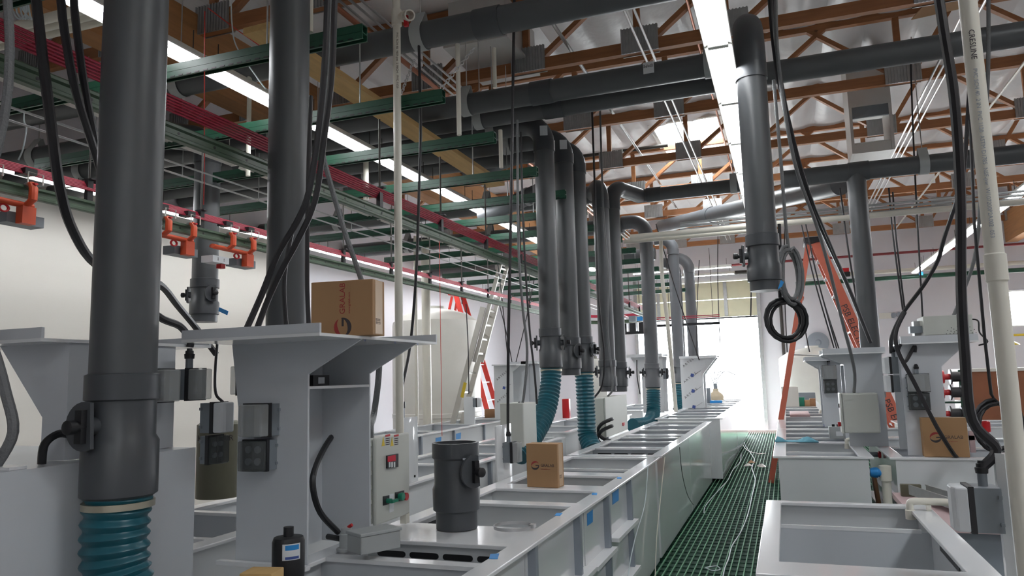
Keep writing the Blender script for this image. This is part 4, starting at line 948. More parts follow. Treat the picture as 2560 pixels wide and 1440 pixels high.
b = MB(); text(b, 'PVC SCH 40  NSF-pw  2 INCH   PVC 1120', (x+.012, 4.62-.0292, P(1000, 85, y=4.62).z), (0, 0, -1), (1, 0, 0), .024, .0004); b.build('pipe_print', 'pvc_print', t)
YP = 2.95; xr = (P(2412, 60, y=YP).x+P(2520, 1150, y=YP).x)/2+.02
t, x = vpipe('thick cream plastic pipe with dark printing running down the right edge', 2450, -120, 1600, YP, .03, cap=True, x=xr, coupler=(672,))
b = MB(); zt = P(2405, 85, y=YP).z
text(b, 'CRESLINE', (x-.014, YP-.0303, zt), (0, 0, -1), (1, 0, 0), .026, .0004); b.build('brand_print', 'ink_dark', t)
b = MB(); text(b, 'PVC SCH 40  2 IN  PVC 1120  ASTM D1785  NSF-pw  W107200P2A002  053', (x-.013, YP-.0303, zt-.145), (0, 0, -1), (1, 0, 0), .019, .0004); b.build('pipe_print', 'rib_gray', t)
for i, (px, p0, p1, y, w) in enumerate(((776, -60, 80, 3.6, .017), (1146, 110, 338, 5.3, .019), (1236, 120, 220, 6.2, .02), (1252, 325, 420, 6.6, .02), (622, 190, 440, 5.2, .02), (915, 400, 500, 6.9, .03))):
    vpipe('short white plastic pipe end hanging from the ceiling, ' + ['at the top beside the second duct', 'right of the tall valve pipe', 'above the first stickered pipe', 'left of the clustered ducts', 'behind the red bars', 'below the second bright batten'][i], px, p0, p1, y, w)
vpipe('tall thick white pipe beside the big round tank', 1066, 600, 1070, 12.6, .085)
vpipe('slim white pipe left of the thick white pipe at the big round tank', 1040, 590, 1060, 12.0, .03)
def hpipe(label, p, q, y, r, m='pvc', name='plastic_pipe', x0=None, x1=None, cat='pipe', group=None):
    a, b = P(p[0], p[1], y=y), P(q[0], q[1], y=y); z = (a.z+b.z)/2
    return tag(MB().cyl((a.x if x0 is None else x0, y, z), (b.x if x1 is None else x1, y, z), r, 14).build(name, m), label, cat, group)
hpipe('upper cream plastic pipe crossing the hall behind the centre duct', (1575, 590), (2560, 508), 9.85, .036)
hpipe('lower cream plastic pipe crossing the hall behind the centre duct', (1560, 606), (1885, 575), 10.05, .03)
for i in range(3): hpipe('thin gray conduit above the cream crossing pipe, %s of three' % ['lowest', 'middle', 'highest'][i], (1700, 575-9*i), (2560, 497-9*i), 10.4, .016, 'galv', 'conduit', cat='conduit', group='conduits above the cream pipe')
hpipe('cream plastic pipe high on the far wall side', (2000, 697), (2560, 652), 20.5, .05)
hpipe('dark green strut bar low before the far wall', (1990, 716), (2560, 668), 20.7, .055, 'green', 'strut_bar')
hpipe('thin red sprinkler pipe along the far wall', (1765, 672), (2560, 604), 22.4, .035, 'red_pipe', 'sprinkler_pipe')
hpipe('dark sprinkler pipe beneath the skylight, crossing between trusses', (1455, 385), (1700, 365), 14.5, .035, 'dark_rod', 'sprinkler_pipe', x0=-4.2, x1=-1.9)
for i, (y, z) in enumerate(((3.5, P(150, 38, y=3.5).z), (3.62, P(150, 57, y=3.62).z), (3.74, P(150, 77, y=3.74).z))):
    tag(MB().cyl((-7.6, y, z), (-4.1, y, z), .035, 14).build('plastic_pipe', 'pvc'), 'white plastic pipe at the top left under the nearest batten, %s of three' % ['topmost', 'middle', 'lowest'][i], 'pipe', 'three white pipes at the top left')
def ypipe(label, px, py, z, y0, y1, r, m='galv', name='conduit', cat='conduit', group=None):
    x = P(px, py, z=z).x
    return tag(MB().cyl((x, y0, z), (x, y1, z), r, 10).build(name, m), label, cat, group)
for i, px in enumerate((1562, 1588)): ypipe('silver conduit running lengthwise through the trusses by the skylight, %s of two' % ['left', 'right'][i], px, 30, 5.42, 5.6, 21.5, .016, 'steel', group='conduits by the skylight')
for i, px in enumerate((2352, 2368, 2386)): ypipe('silver conduit running lengthwise at right beside the sheet metal chute, %s of three' % ['left', 'middle', 'right'][i], px, 145, 5.40, 6, 22, .015, 'steel', group='conduits beside the chute')
for i, px in enumerate((985, 1010, 1035)): ypipe('silver conduit running lengthwise behind the tall valve pipe, %s of three' % ['left', 'middle', 'right'][i], px, 115, 5.38, 5.5, 20, .014, 'steel', group='conduits behind the valve pipe')
ypipe('copper pipe running lengthwise behind the tall valve pipe', 955, 110, 5.35, 5.5, 20, .03, 'copper', 'copper_pipe', 'pipe')
ypipe('copper pipe running lengthwise right of the centre lights', 1722, 20, 5.9, 6, 21, .016, 'copper', 'copper_pipe', 'pipe')
ypipe('pale conduit running lengthwise at the far right', 2500, 235, 5.42, 6, 22, .018, 'alu', 'conduit')
ypipe('slotted silver strut running lengthwise through the trusses, left of the skylight', 1430, 130, 5.70, 6.5, 21, .022, 'galv', 'strut_bar', 'strut')
cable('white plastic standpipe before the second farthest duct', [(1652, 596, 12.9), (1656, 700, 12.9), (1668, 800, 12.9), (1680, 920, 12.9), (1690, 1030, 12.9)], .034, 'pvc', 'plastic_pipe', cat='pipe', n=12)
# ================================================================== ladders, vessels, small things
def rails_ladder(t, a0, a1, b0, b1, n, m, w=.07, d=.03, rung='alu'):
    """two rails a0-a1, b0-b1 and n rungs"""
    a0, a1, b0, b1 = map(V, (a0, a1, b0, b1))
    for p, q in ((a0, a1), (b0, b1)): MB().bar(p, q, d, w, (b0-a0).cross(a1-a0)).build('rail', m, t, smooth=False)
    for i in range(n):
        k = (i+.6)/n; MB().bar(a0.lerp(a1, k), b0.lerp(b1, k), .03, .03).build('rung', rung, t, smooth=False)
t = thing('extension_ladder', 'aluminium extension ladder leaning against the rails before the big round tank', 'ladder', (-5.8, 11.6, -.12))
def ext(p, q, y):
    a, b = P(*p, y=y), P(*q, y=y); return a+(a-b)*((a.z+.1)/(b.z-a.z)), b
a0, a1 = ext((1134, 1052), (1208, 768), 12.1); b0, b1 = a0+V((.0, .42, 0)), a1+V((0, .42, 0))
rails_ladder(t, a0, a1, b0, b1, 9, 'alu', .10)
a0, a1 = P(1186, 905, y=12.14), P(1252, 656, y=12.14); b0, b1 = a0+V((0, .34, 0)), a1+V((0, .34, 0))
rails_ladder(t, a0, a1, b0, b1, 7, 'alu', .07)
c = P(1159, 975, y=12.08); MB().bar(c+V((-.035, 0, -.13)), c+V((.035, 0, .13)), .06, .004, (0, 1, 0)).build('yellow_sticker', 'yellow', t)
def stepladder(label, apex, fx, bx, hw0, hw1, m, y, axis='x', name='stepladder', zf=-.05, text_=None, steps=10, railw=.075, back=True):
    """A-frame opening along x: front feet at fx (with steps), rear feet at bx; rails spread hw0 (top) .. hw1 (feet) in y"""
    t = thing(name, label, 'ladder', (fx, y, zf)); ax, az = apex
    for s in (-1, 1):
        p, q = V((ax+(.06 if fx > ax else -.06), y+s*hw0, az)), V((fx, y+s*hw1, zf))
        MB().bar(p, q, railw*.45, railw*1.9, (0, 1, 0)) if False else None
        MB().bar(p, q, .03, railw*2, (1, 0, 0) if False else V((q-p)).cross(V((0, 1, 0)))).build('front_rail', m, t, smooth=False)
        p2, q2 = V((ax+(-.06 if fx > ax else .06), y+s*hw0*.8, az-.02)), V((bx, y+s*hw1*.85, zf))
        MB().bar(p2, q2, .028, railw, V((q2-p2)).cross(V((0, 1, 0)))).build('rear_rail', m, t, smooth=False)
    for i in range(1, steps+1):
        k = i/(steps+1); p = V((ax+(fx-ax)*k, y, az+(zf-az)*k)); h = hw0+(hw1-hw0)*k
        MB().box(p.x-.05, p.x+.05, p.y-h, p.y+h, p.z-.012, p.z+.012).build('step', 'label_white', t, smooth=False)
        if i % 3 == 0:
            p = V((ax+(bx-ax)*k, y, az+(zf-az)*k)); MB().box(p.x-.015, p.x+.015, p.y-h*.85, p.y+h*.85, p.z-.015, p.z+.015).build('rear_brace', m, t, smooth=False)
    MB().box(ax-.13, ax+.13, y-hw0-.05, y+hw0+.05, az, az+.09).build('top_cap', 'black' if m == 'ladder_orange' else 'red', t, bevel=.01)
    return t
yl = 12.9; ap = P(2030, 612, y=yl); fr = P(2238, 1062, y=yl); bk = P(1928, 1192, y=yl)
frx = ap.x+(fr.x-ap.x)*(ap.z+.05)/(ap.z-fr.z)
t = stepladder('tall orange stepladder lettered ELECTRIC straddling the right tanks', (ap.x, ap.z), frx, bk.x, .2, .38, 'ladder_orange', yl, railw=.085, steps=12)
p, q = V((ap.x+.06, yl-.2, ap.z)), V((frx, yl-.38, -.05)); d = (q-p).normalized(); up = V((-d.z, 0, d.x)); up = up if up.x > 0 else -up
n_ = d.cross(up)
for k, s in ((.27, 'PSB ELECTRIC'), (.66, 'PSB ELECTRIC')):
    b = MB(); text(b, s, p+(q-p)*k-up*.055+V((0, -.019, 0)), d, V((d.z*-1, 0, d.x)) if d.cross(V((-d.z, 0, d.x))).y < 0 else V((d.z, 0, -d.x)), .13, .001); b.build('lettering', 'ink_dark', t)
MB().cyl((bk.x+(ap.x-bk.x)*.52, yl, 1.95), (.8, yl-.3, 1.9), .012, 6).build('spreader', 'galv', t)
y2 = 16.2; ap = P(1143, 740, y=y2); stepladder('red stepladder standing behind the big round tank and the aluminium ladder', (ap.x, ap.z), P(1262, 1075, y=y2).x, P(1060, 1075, y=y2).x, .2, .36, 'ladder_red', y2, steps=8, railw=.06)
# vessels
def vessel(label, cx, cy, r, z0, z1, dome, m='tank_white', name='storage_tank'):
    t = thing(name, label, 'tank', (cx, cy, z0)); h = z1-z0
    MB().lathe((cx, cy, z0), (0, 0, 1), [(0, r*.98), (.03, r), (h*.33, r), (h*.335, r*1.012), (h*.36, r*1.012), (h*.365, r), (h-.12, r), (h-.04, r*.985), (h, r*.93)], 48).build('body', m, t)
    MB().lathe((cx, cy, z1), (0, 0, 1), [(0, r*.93), (dome*.45, r*.75), (dome*.8, r*.45), (dome, r*.2), (dome+.05, r*.2), (dome+.05, .01)], 48).build('dome', m, t)
    return t
q0, q1 = P(973, 820, y=14.2), P(1170, 820, y=14.2)
vessel('big cream cylindrical storage tank at the left, beside the ladders', (q0.x+q1.x)/2+.1, 14.4, (q1.x-q0.x)/2, -.1, P(1075, 800, y=14.2).z, .25)
q = P(2032, 900, y=21.4); vessel('white domed storage tank beyond the orange stepladder', q.x, 21.5, .86, -.1, P(2000, 890, y=21.0).z, .22)
q = P(1489, 930, y=15.2); t = vessel('white drum with a black lid right of the clustered ducts', q.x, 15.2, .24, -.1, P(1489, 898, y=15).z, .02, name='drum')
MB().lathe((q.x, 15.2, P(1489, 896, y=15).z+.09), (0, 0, 1), [(0, .2), (.01, .23), (.05, .23), (.06, .18)], 28).build('lid', 'black', t)
q = P(1790, 990, y=19.5); t = thing('storage_jar', 'tan domed jar with tubes in the bright doorway', 'jar', (q.x, 19.5, .98))
MB().lathe((q.x, 19.5, .985), (0, 0, 1), [(0, .18), (.1, .19), (.16, .17), (.22, .10), (.25, .07), (.3, .07)], 24).build('body', 'tan_dome', t)
for i in range(5):
    a = .5*i-1.0
    MB().tube(smooth_path([(q.x+.02*i-.04, 19.5, 1.27), (q.x+.03*i-.06, 19.5, 1.5), (q.x+a*.25, 19.5, 1.72), (q.x+a*.5, 19.5, 1.62)], 5), .011, 6).build('tube', 'gray_box', t)
# sheet metal work at the roof
t = thing('air_chute', 'sheet metal air chute hanging from the roof at right', 'duct', (1.45, 11.5, 4.7))
a, b = P(2130, 375, y=11.4), P(2238, 365, y=11.4); xa, xb, zb_ = a.x, b.x, (a.z+b.z)/2-.05
zt_ = P(2180, 262, y=11.4).z
MB().box(xa, xb, 11.4, 12.1, zt_, 6.26).build('shaft', 'sheet_metal', t, smooth=False)
for x in (xa+.02, xb-.02):
    MB().box(x-.02, x+.02, 11.4, 12.1, zb_, zt_-.001).build('side_panel', 'sheet_metal', t, smooth=False)
MB().prism([V((xa+.041, 11.41, zb_)), V((xa+.041, 11.41, zb_+.14)), V((xa+.041, 12.0, zb_+.32)), V((xa+.041, 12.0, zb_))], (xb-xa-.082, 0, 0)).build('scoop', 'sheet_metal', t, smooth=False)
MB().box(xa+.041, xb-.041, 11.42, 11.46, zt_-.16, zt_-.001).build('dark_lip', 'gray_box', t, smooth=False)
t = thing('air_plenum', 'pale sheet metal plenum above the stickered pipe', 'duct', (-2.9, 8.0, 5.0))
a, b = P(1122, 125, y=7.8), P(1262, 95, y=7.8); zq = (a.z+b.z)/2
MB().box(a.x, b.x, 7.8, 8.95, zq+.04, 6.26).build('box', 'sheet_metal', t, smooth=False)
MB().box(a.x-.05, b.x+.05, 7.75, 9.0, zq, zq+.039).build('flange', 'sheet_metal', t, smooth=False)
a, b, c = P(2278, 50, z=6.15), P(2420, 18, z=6.15), P(2350, -30, z=6.15)
tag(MB().prism([a, b, c+V((.3, -.4, 0)), c], (0, 0, .012)).build('hardboard_sheet', 'carton'), 'brown hardboard sheet hanging against the roof insulation at upper right', 'board')
# steel case on the right tower
t = thing('steel_case', 'pale perforated steel case lying on the right shelf tower', 'case', (1.2, 7.7, 1.928))
a, b = P(2312, 846, y=7.34), P(2436, 846, y=7.34)
MB().box(a.x, b.x, 7.34, 7.66, 1.972, 2.14).build('case_body', 'enclosure', t, smooth=False, bevel=.004)
MB().box(a.x+.02, b.x-.02, 7.36, 7.64, 1.928, 1.971).build('feet', 'black', t, smooth=False)
h = MB(); c = P(2403, 833, y=7.338)
for k in range(14):
    for j in range(1, 5):
        p = c+V((math.cos(k*.449)*.028*j, 0, math.sin(k*.449)*.016*j)); h.box(p.x-.003, p.x+.003, 7.3375, 7.3395, p.z-.003, p.z+.003)
h.build('perforation', 'black', t)
MB().box(a.x-.10, a.x-.002, 7.40, 7.5, 2.0, 2.06).build('bracket', 'gray_box', t)
MB().box(a.x-.05, a.x-.001, 7.52, 7.64, 1.98, 2.11).build('transformer', 'galv', t)
MB().tube(smooth_path([(b.x, 7.4, 2.1), (b.x+.05, 7.38, 2.08), (b.x+.05, 7.37, 1.98), (b.x+.1, 7.36, 1.9), (b.x+.03, 7.36, 1.87)], 5), .007, 6).build('lead', 'black', t)
# foreground bits at the lower left
c = P(721, 1378, y=2.3); t = thing('pump_motor', 'black cylindrical pump motor with a blue and white label at the lower left', 'motor', (c.x, 2.3, .95))
r = .057
MB().lathe((c.x, 2.3, c.z-.13), (0, 0, 1), [(0, r*.75), (.03, r*.75), (.035, r*.97), (.06, r), (.165, r), (.18, r*.9), (.183, .018), (.215, .018)], 28).build('housing', 'black', t)
lb = lambda a0, a1, z0, z1, m, nm, rr: MB().rings([[V((c.x+math.cos(R(a))*rr, 2.3+math.sin(R(a))*rr, z)) for z in (z0, z1)]+[V((c.x+math.cos(R(a))*(rr-.001), 2.3+math.sin(R(a))*(rr-.001), z)) for z in (z1, z0)] for a in range(a0, a1+1, 8)]).build(nm, m, t)
lb(286, 350, c.z-.02, c.z+.035, 'label_white', 'label', r+.0012)
lb(296, 346, c.z+.014, c.z+.031, 'tape_blue', 'label_stripe', r+.0018); lb(296, 346, c.z-.017, c.z-.008, 'ink_blue', 'label_stripe', r+.0018)
MB().cyl((c.x+.03, 2.28, c.z-.13), (c.x+.03, 2.28, .8), .012, 10).build('suction_tube', 'black', t)
a = P(655, 1425, y=2.05); tag(MB().cbox((a.x, a.y, a.z-.07), .11, .09, .14, R(12)).build('wooden_block', 'plank', bevel=.004), 'pale wooden block at the bottom edge left of the pump motor', 'block')
c = P(866, 1362, z=.96); t = thing('liquid_sensor', 'small gray capped sensor fitting on the left tank rim', 'sensor', (c.x, c.y, .932))
MB().lathe((c.x, c.y, .935), (0, 0, 1), [(0, .045), (.012, .045), (.015, .032), (.075, .032), (.078, .026), (.10, .024), (.105, .012)], 20).build('body', 'strap', t)
MB().cyl((c.x+.01, c.y, 1.038), (c.x+.03, c.y, 1.05), .008, 8).build('red_tip', 'red', t)
MB().cyl((c.x-.03, c.y, .985), (c.x-.12, c.y+.03, .985), .013, 10).build('cable_plug', 'black', t)
c = P(935, 1352, z=1.0); t = thing('terminal_box', 'gray rectangular terminal box at the foot of the left shelf tower', 'box', (c.x, c.y, .93))
MB().cbox((c.x, c.y, 1.0), .12, .20, .075, R(-28)).build('body', 'strap', t, smooth=False, bevel=.004)
MB().cbox((c.x, c.y, 1.045), .13, .21, .014, R(-28)).build('lid', 'strap', t, smooth=False, bevel=.003)
MB().cbox((c.x-.05, c.y+.02, .9625), .03, .03, .04).build('foot', 'strap', t)
e0, e1 = P(853, 1068, x=-2.188), P(866, 1336, z=1.04)
cable('black corrugated hose curving out of the left shelf tower to the sensor', [e0+V((-.01, .02, .01)), P(820, 1105, x=-2.12), P(790, 1165, x=-2.0), P(782, 1215, x=-1.97), P(800, 1280, x=-1.98), P(845, 1330, x=-2.0)], .014, 'black', 'flex_hose')
MB().lathe(P(822, 1290, x=-2.193), (1, 0, 0), [(0, .022), (.004, .022)], 16).build('round_plug', 'rib_gray', T2)
t = thing('protective_tube', 'olive brown translucent drum lettered HVAC AIR behind the left towers', 'drum', (-3.2, 4.0, .95))
a, b = P(503, 1240, y=3.9), P(592, 1060, y=3.9)
MB().lathe(((a.x+b.x)/2, 3.9, a.z), (0, 0, 1), [(0, (b.x-a.x)/2), (b.z-a.z, (b.x-a.x)/2), (b.z-a.z+.02, (b.x-a.x)/2-.03)], 32).build('body', 'olive', t)
x0 = MB(); text(x0, 'HVAC  AIR', ((a.x+b.x)/2-.05, 3.9-(b.x-a.x)/2-.003, P(545, 1105, y=3.7).z), (1, .25, 0), (0, 0, 1), .05); x0.build('lettering', 'ink_dark', t)
# fittings on the right tanks
def fitting(label, pts, r, flange=None):
    t = thing('pipe_fitting', label, 'fitting', pts[0])
    MB().tube(smooth_path(pts, 4), r, 14).build('elbow_run', 'pvc', t)
    for p, d in ((pts[0], (0, 0, 1)), (pts[-1], (1, 0, 0))):
        MB().lathe(V(p)-V(d)*.005, d, [(0, r*1.0), (.002, r*1.35), (.05, r*1.35), (.052, r)], 16).build('socket', 'pvc', t)
    return t
a = P(2288, 1308, z=.93)
fitting('cream plastic elbow fitting reaching over the rim of the nearest right tank', [V((.585, 4.62, .885)), V((.585, 4.62, .955)), V((.60, 4.62, .975)), V((.66, 4.62, .978)), V((.86, 4.60, .978))], .019)
MB().box(.665, .685, 4.60, 4.64, .931, .962).build('clip', 'pvc', bpy.data.objects['pipe_fitting'])
fitting('cream plastic elbow fitting on the rim of the lone right tank', [V((.545, 8.50, .885)), V((.545, 8.50, .955)), V((.56, 8.50, .972)), V((.62, 8.50, .975)), V((.76, 8.48, .975))], .019)
fitting('cream plastic elbow fitting on the tank rim under the screwdriver', [V((.53, 11.6, .885)), V((.53, 11.6, .955)), V((.55, 11.6, .972)), V((.62, 11.6, .975)), V((.8, 11.6, .975))], .022)
fitting('cream plastic elbow fitting on the far right row rim', [V((.53, 14.4, .885)), V((.53, 14.4, .955)), V((.55, 14.4, .972)), V((.62, 14.4, .975)), V((.85, 14.4, .975))], .024)
fitting('cream plastic elbow fitting left of the loose damper on the second row rim', [V((-2.82, 6.0, .89)), V((-2.82, 6.0, .955)), V((-2.80, 6.0, .972)), V((-2.74, 6.0, .975)), V((-2.6, 5.98, .975))], .024)
t = thing('drain_pipe', 'cream drain pipe with a blue joint beside the lone right tank', 'pipe', (.76, 7.33, -.05))
MB().cyl((.76, 7.33, -.04), (.76, 7.33, .80), .037, 16).build('riser', 'pvc', t)
MB().lathe((.76, 7.33, .72), (0, 0, 1), [(0, .042), (.002, .05), (.13, .05), (.135, .03)], 18).build('elbow', 'pvc', t)
MB().lathe((.640, 7.33, .79), (1, 0, 0), [(0, .034), (.03, .045), (.06, .045), (.062, .036), (.12, .036)], 16).build('joint', 'tape_blue', t)
a = P(2188, 1178, y=7.6); tag(MB().bar((.715, 7.9, .72), (.735, 7.3, -.03), .03, .09).build('leaning_board', 'brown_wood'), 'brown board leaning on the grating beside the lone right tank', 'board')
t = thing('ball_valve', 'small cream valve with a red handle on the side of the lone right tank', 'valve', (.72, 8.25, .85))
MB().cyl((.66, 8.25, .85), (.80, 8.25, .85), .025, 12).build('body', 'gray_box', t); MB().lathe((.8, 8.25, .85), (1, 0, 0), [(0, .02), (.01, .034), (.03, .034)], 12).build('handle', 'red', t)
# trough, meter and boards behind the nearest right tank
t = thing('cable_trough', 'steel blue cable trough lying behind the nearest right tank', 'trough', (.9, 6.0, .73))
a, b = V((.86, 6.3, .80)), V((1.14, 5.3, .80))
cchan(MB(), a, b, .13, .07, up=V((0, 0, -1))).build('trough', 'galv', t)
tag(MB().box(.72, 1.45, 5.3, 6.6, .69, .73).build('pink_board', 'pink_board'), 'pink foam board lying behind the nearest right tank', 'board')
tag(MB().box(.75, 1.3, 5.4, 6.5, -.05, .689).build('low_stand', 'rib_gray', bevel=.004), 'low gray stand under the pink foam board', 'stand')
t = thing('test_meter', 'small dark meter with a lead on the pink foam board', 'meter', (.80, 6.2, .73))
MB().box(.76, .90, 6.4, 6.45, .732, .82).build('body', 'olive', t, bevel=.004); MB().cyl((.90, 6.42, .77), (.98, 6.40, .76), .006, 6).build('lead', 'black', t); MB().cyl((.97, 6.40, .757), (1.08, 6.36, .757), .024, 10).build('grip', 'black', t)
# things on the centre row rims
t = thing('cleaning_rag', 'crumpled blue green rag on the centre row rim', 'rag', (-.02, 8.7, .93))
n = 16; vs = []
for j in range(7):
    for i in range(n):
        u, v = i/(n-1), j/6; vs.append((-.16+u*.44, 8.62+v*.2+.03*math.sin(u*5), .934+.05*max(0, math.sin(u*9+v*2))*math.sin(math.pi*v)*(1 if .02 < u < .98 else .1)+.004))
b = MB().add(vs, [(j*n+i, j*n+i+1, (j+1)*n+i+1, (j+1)*n+i) for j in range(6) for i in range(n-1)]); o = b.build('cloth', 'rag', t)
sm = o.modifiers.new('thick', 'SOLIDIFY'); sm.thickness = .006
c = P(2098, 1090, z=.96); t = thing('sensor_box', 'gray connector box on the right rim behind the lone tank', 'box', (c.x, c.y, .932))
MB().box(c.x-.10, c.x+.10, c.y, c.y+.12, .932, 1.06).build('body', 'strap', t, bevel=.004); MB().box(c.x-.03, c.x+.04, c.y-.002, c.y-.0004, .96, 1.01).build('label', 'label_white', t)
for k in range(3): MB().cyl((c.x-.05+k*.05, c.y+.06, 1.06), (c.x-.05+k*.05, c.y+.06, 1.085), .016, 10).build('plug', 'black', t)
c = P(2050, 1056, z=.945); t = thing('screwdriver', 'screwdriver with a dark blue grip lying across a centre row tank', 'tool', c)
MB().cyl((c.x+.02, 10.98, .946), (c.x+.20, 11.0, .946), .019, 10).build('grip', 'ink_blue', t); MB().cyl((c.x-.2, 10.96, .944), (c.x+.02, 10.98, .946), .006, 6).build('shaft', 'steel', t)
a, b = P(1972, 1022, z=.95), P(2012, 1028, z=.95)
tag(MB().box(.02, .33, 13.3, 14.4, .931, .97).build('short_board', 'pink_board', bevel=.003), 'short pale wooden board lying across the centre row tanks', 'board')
def clutter(label, cat, px, py, y, w, d, h, m, z=.932, name='small_box', **k):
    c = P(px, py, y=y); return tag(MB().box(c.x-w/2, c.x+w/2, y, y+d, z, z+h).build(name, m, bevel=.004), label, cat, **k)
clutter('beige carton with a dark stripe at the far end of the centre row', 'box', 1975, 985, 17.0, .34, .3, .42, 'tank_white', name='carton')
clutter('gray crate behind the clutter at the far end of the centre row', 'crate', 2008, 985, 17.9, .5, .3, .26, 'gray_box', name='crate')
for i, (px, m, l) in enumerate(((1962, 'brown_wood', 'brown'), (1988, 'carton', 'tan'), (2003, 'green_btn', 'green'), (2016, 'carton', 'light tan'), (2030, 'brown_wood', 'dark brown'))):
    clutter('small %s packet in the far clutter of the centre row, %s from left' % (l, ['first', 'second', 'third', 'fourth', 'fifth'][i]), 'packet', px, 985, 17.1, .12, .12, .13+.03*(i % 3), m, name='packet', group='packets in the far clutter')
clutter('gray pump block near the bright doorway on the left row', 'pump', 1767, 985, 18.45, .16, .2, .36, 'gray_box', z=.9705, name='pump_block')
clutter('small black box near the bright doorway on the left row', 'box', 1755, 1000, 18.4, .13, .06, .13, 'black', z=.9705)
clutter('blue folded cloth near the bright doorway', 'cloth', 1790, 1004, 18.42, .28, .08, .06, 'tape_blue', z=.9705, name='folded_cloth')
clutter('blue red tool stand behind the middle clustered duct', 'tool', 1414, 1030, 13.0, .12, .12, .34, 'red', z=.951, name='tool_stand')
# far wall fixtures
t = thing('emergency_light', 'small pale emergency light on the far wall', 'light', P(2218, 789, y=22.98))
c = P(2218, 789, y=22.95); MB().box(c.x-.2, c.x+.1, 22.93, 22.999, c.z-.08, c.z+.08).build('housing', 'tank_white', t); MB().cyl((c.x+.16, 22.93, c.z), (c.x+.16, 22.999, c.z), .07, 14).cyl((c.x+.3, 22.93, c.z+.01), (c.x+.3, 22.999, c.z+.01), .07, 14).build('lamp_head', 'rib_gray', t)
c = P(2114, 680, y=20.4); t = thing('alarm_beacon', 'small red and black alarm beacon on the far cream pipe', 'alarm', c)
MB().box(c.x-.1, c.x+.1, 20.35, 20.45, c.z-.12, c.z).build('base', 'black', t); MB().box(c.x-.08, c.x+.08, 20.36, 20.44, c.z+.001, c.z+.1).build('lens', 'red', t)
c = P(2045, 856, y=22.8); t = thing('wall_fan', 'round gray fan on the far wall above the domed tank', 'fan', c)
MB().lathe((c.x, 22.99, c.z), (0, -1, 0), [(0, .18), (.04, .30), (.10, .30), (.11, .27), (.09, .1), (.12, .06)], 24).build('cage', 'rib_gray', t)
c = P(2530, 850, y=21.5); t = thing('safety_shower', 'yellow safety shower head on its pipe at the far right', 'shower', (c.x, 21.5, 0))
MB().lathe((c.x-.1, 21.5, c.z-.12), (0, 0, 1), [(0, .26), (.03, .24), (.1, .12), (.13, .04)], 20).build('rose', 'yellow', t); MB().cyl((c.x-.1, 21.5, c.z+.0), (c.x-.1, 21.5, c.z+.12), .03, 10).cyl((c.x-.1, 21.5, c.z+.12), (c.x+.9, 21.5, c.z+.12), .03, 10).build('arm', 'yellow', t)
MB().cyl((c.x+.9, 21.5, -.1), (c.x+.9, 21.5, c.z+.15), .03, 10).build('standpipe', 'yellow', t); MB().cyl((c.x+.4, 21.5, c.z+.1), (c.x+.42, 21.5, c.z-.7), .008, 6).build('pull_rod', 'galv', t)
a, b = P(2424, 930, y=14.2), P(2600, 1050, y=14.2); t = thing('crate', 'big brown plywood crate behind the cable coil at right', 'crate', (a.x+.6, 14.6, -.12))
MB().box(a.x, a.x+1.9, 14.2, 15.6, -.12, a.z).build('body', 'brown_crate', t, smooth=False); MB().box(a.x-.02, a.x+1.92, 14.18, 15.62, a.z+.001, a.z+.05).build('lid', 'tank_white', t, smooth=False)
for i in range(3):
    z = a.z-.42-i*.42; MB().box(a.x-.13, a.x-.001, 14.22, 14.9, z, z+.36).build('foam_block', 'tank_white', t, bevel=.01)
# hose reels on a green pipe frame
t = thing('reel_rack', 'green pipe rack with red and black wire reels right of the shelf tower', 'rack', (1.95, 11.6, .95))
for px in (2398,): 
    p = P(px, 925, y=13.3); q = P(px+8, 1050, y=13.3); MB().cyl((p.x, 13.3, p.z), (p.x, 13.3, -.1), .022, 10).build('upright', 'green', t)
for py in (938, 1006): c = P(2360, py, y=13.3); MB().cyl((c.x-.25, 13.3, c.z), (c.x+.3, 13.3, c.z), .016, 8).build('crossbar', 'green', t)
for py in (942, 981, 1034):
    c = P(2372, py, y=13.3); o = MB().lathe((c.x-.12, 13.3, c.z), (1, 0, 0), [(0, .03), (.005, .10), (.05, .10), (.055, .045), (.13, .045)], 16).build('reel_core', 'red', t)
    MB().lathe((c.x+.011, 13.3, c.z), (1, 0, 0), [(0, .12), (.02, .12), (.025, .08), (.15, .08), (.155, .12), (.175, .12)], 16).build('reel_spool', 'black', o)
c = P(2385, 1130, z=.95); t = thing('pump_clamp', 'pink gray clamp with a red knob behind the squat carton', 'clamp', (1.55, 7.9, .93))
MB().box(1.5, 1.54, 7.7, 7.74, .932, 1.12).box(1.5, 1.66, 7.7, 7.74, 1.04, 1.08).box(1.62, 1.66, 7.7, 7.74, .96, 1.079).build('frame', 'pink_board', t); MB().lathe((1.64, 7.72, 1.08), (0, 0, 1), [(0, .02), (.03, .02), (.035, .035), (.12, .035), (.13, .02)], 14).build('knob', 'red', t)
for k in range(2):
    a = P(2420+k*75, 1118, z=.936); tag(MB().bar(a, a+V((.16, -.14, .0)), .02, .004).build('glass_strip', 'alu'), 'clear strip lying on the right tank rim, %s one' % ['left', 'right'][k], 'strip', 'strips on the right tank rim')
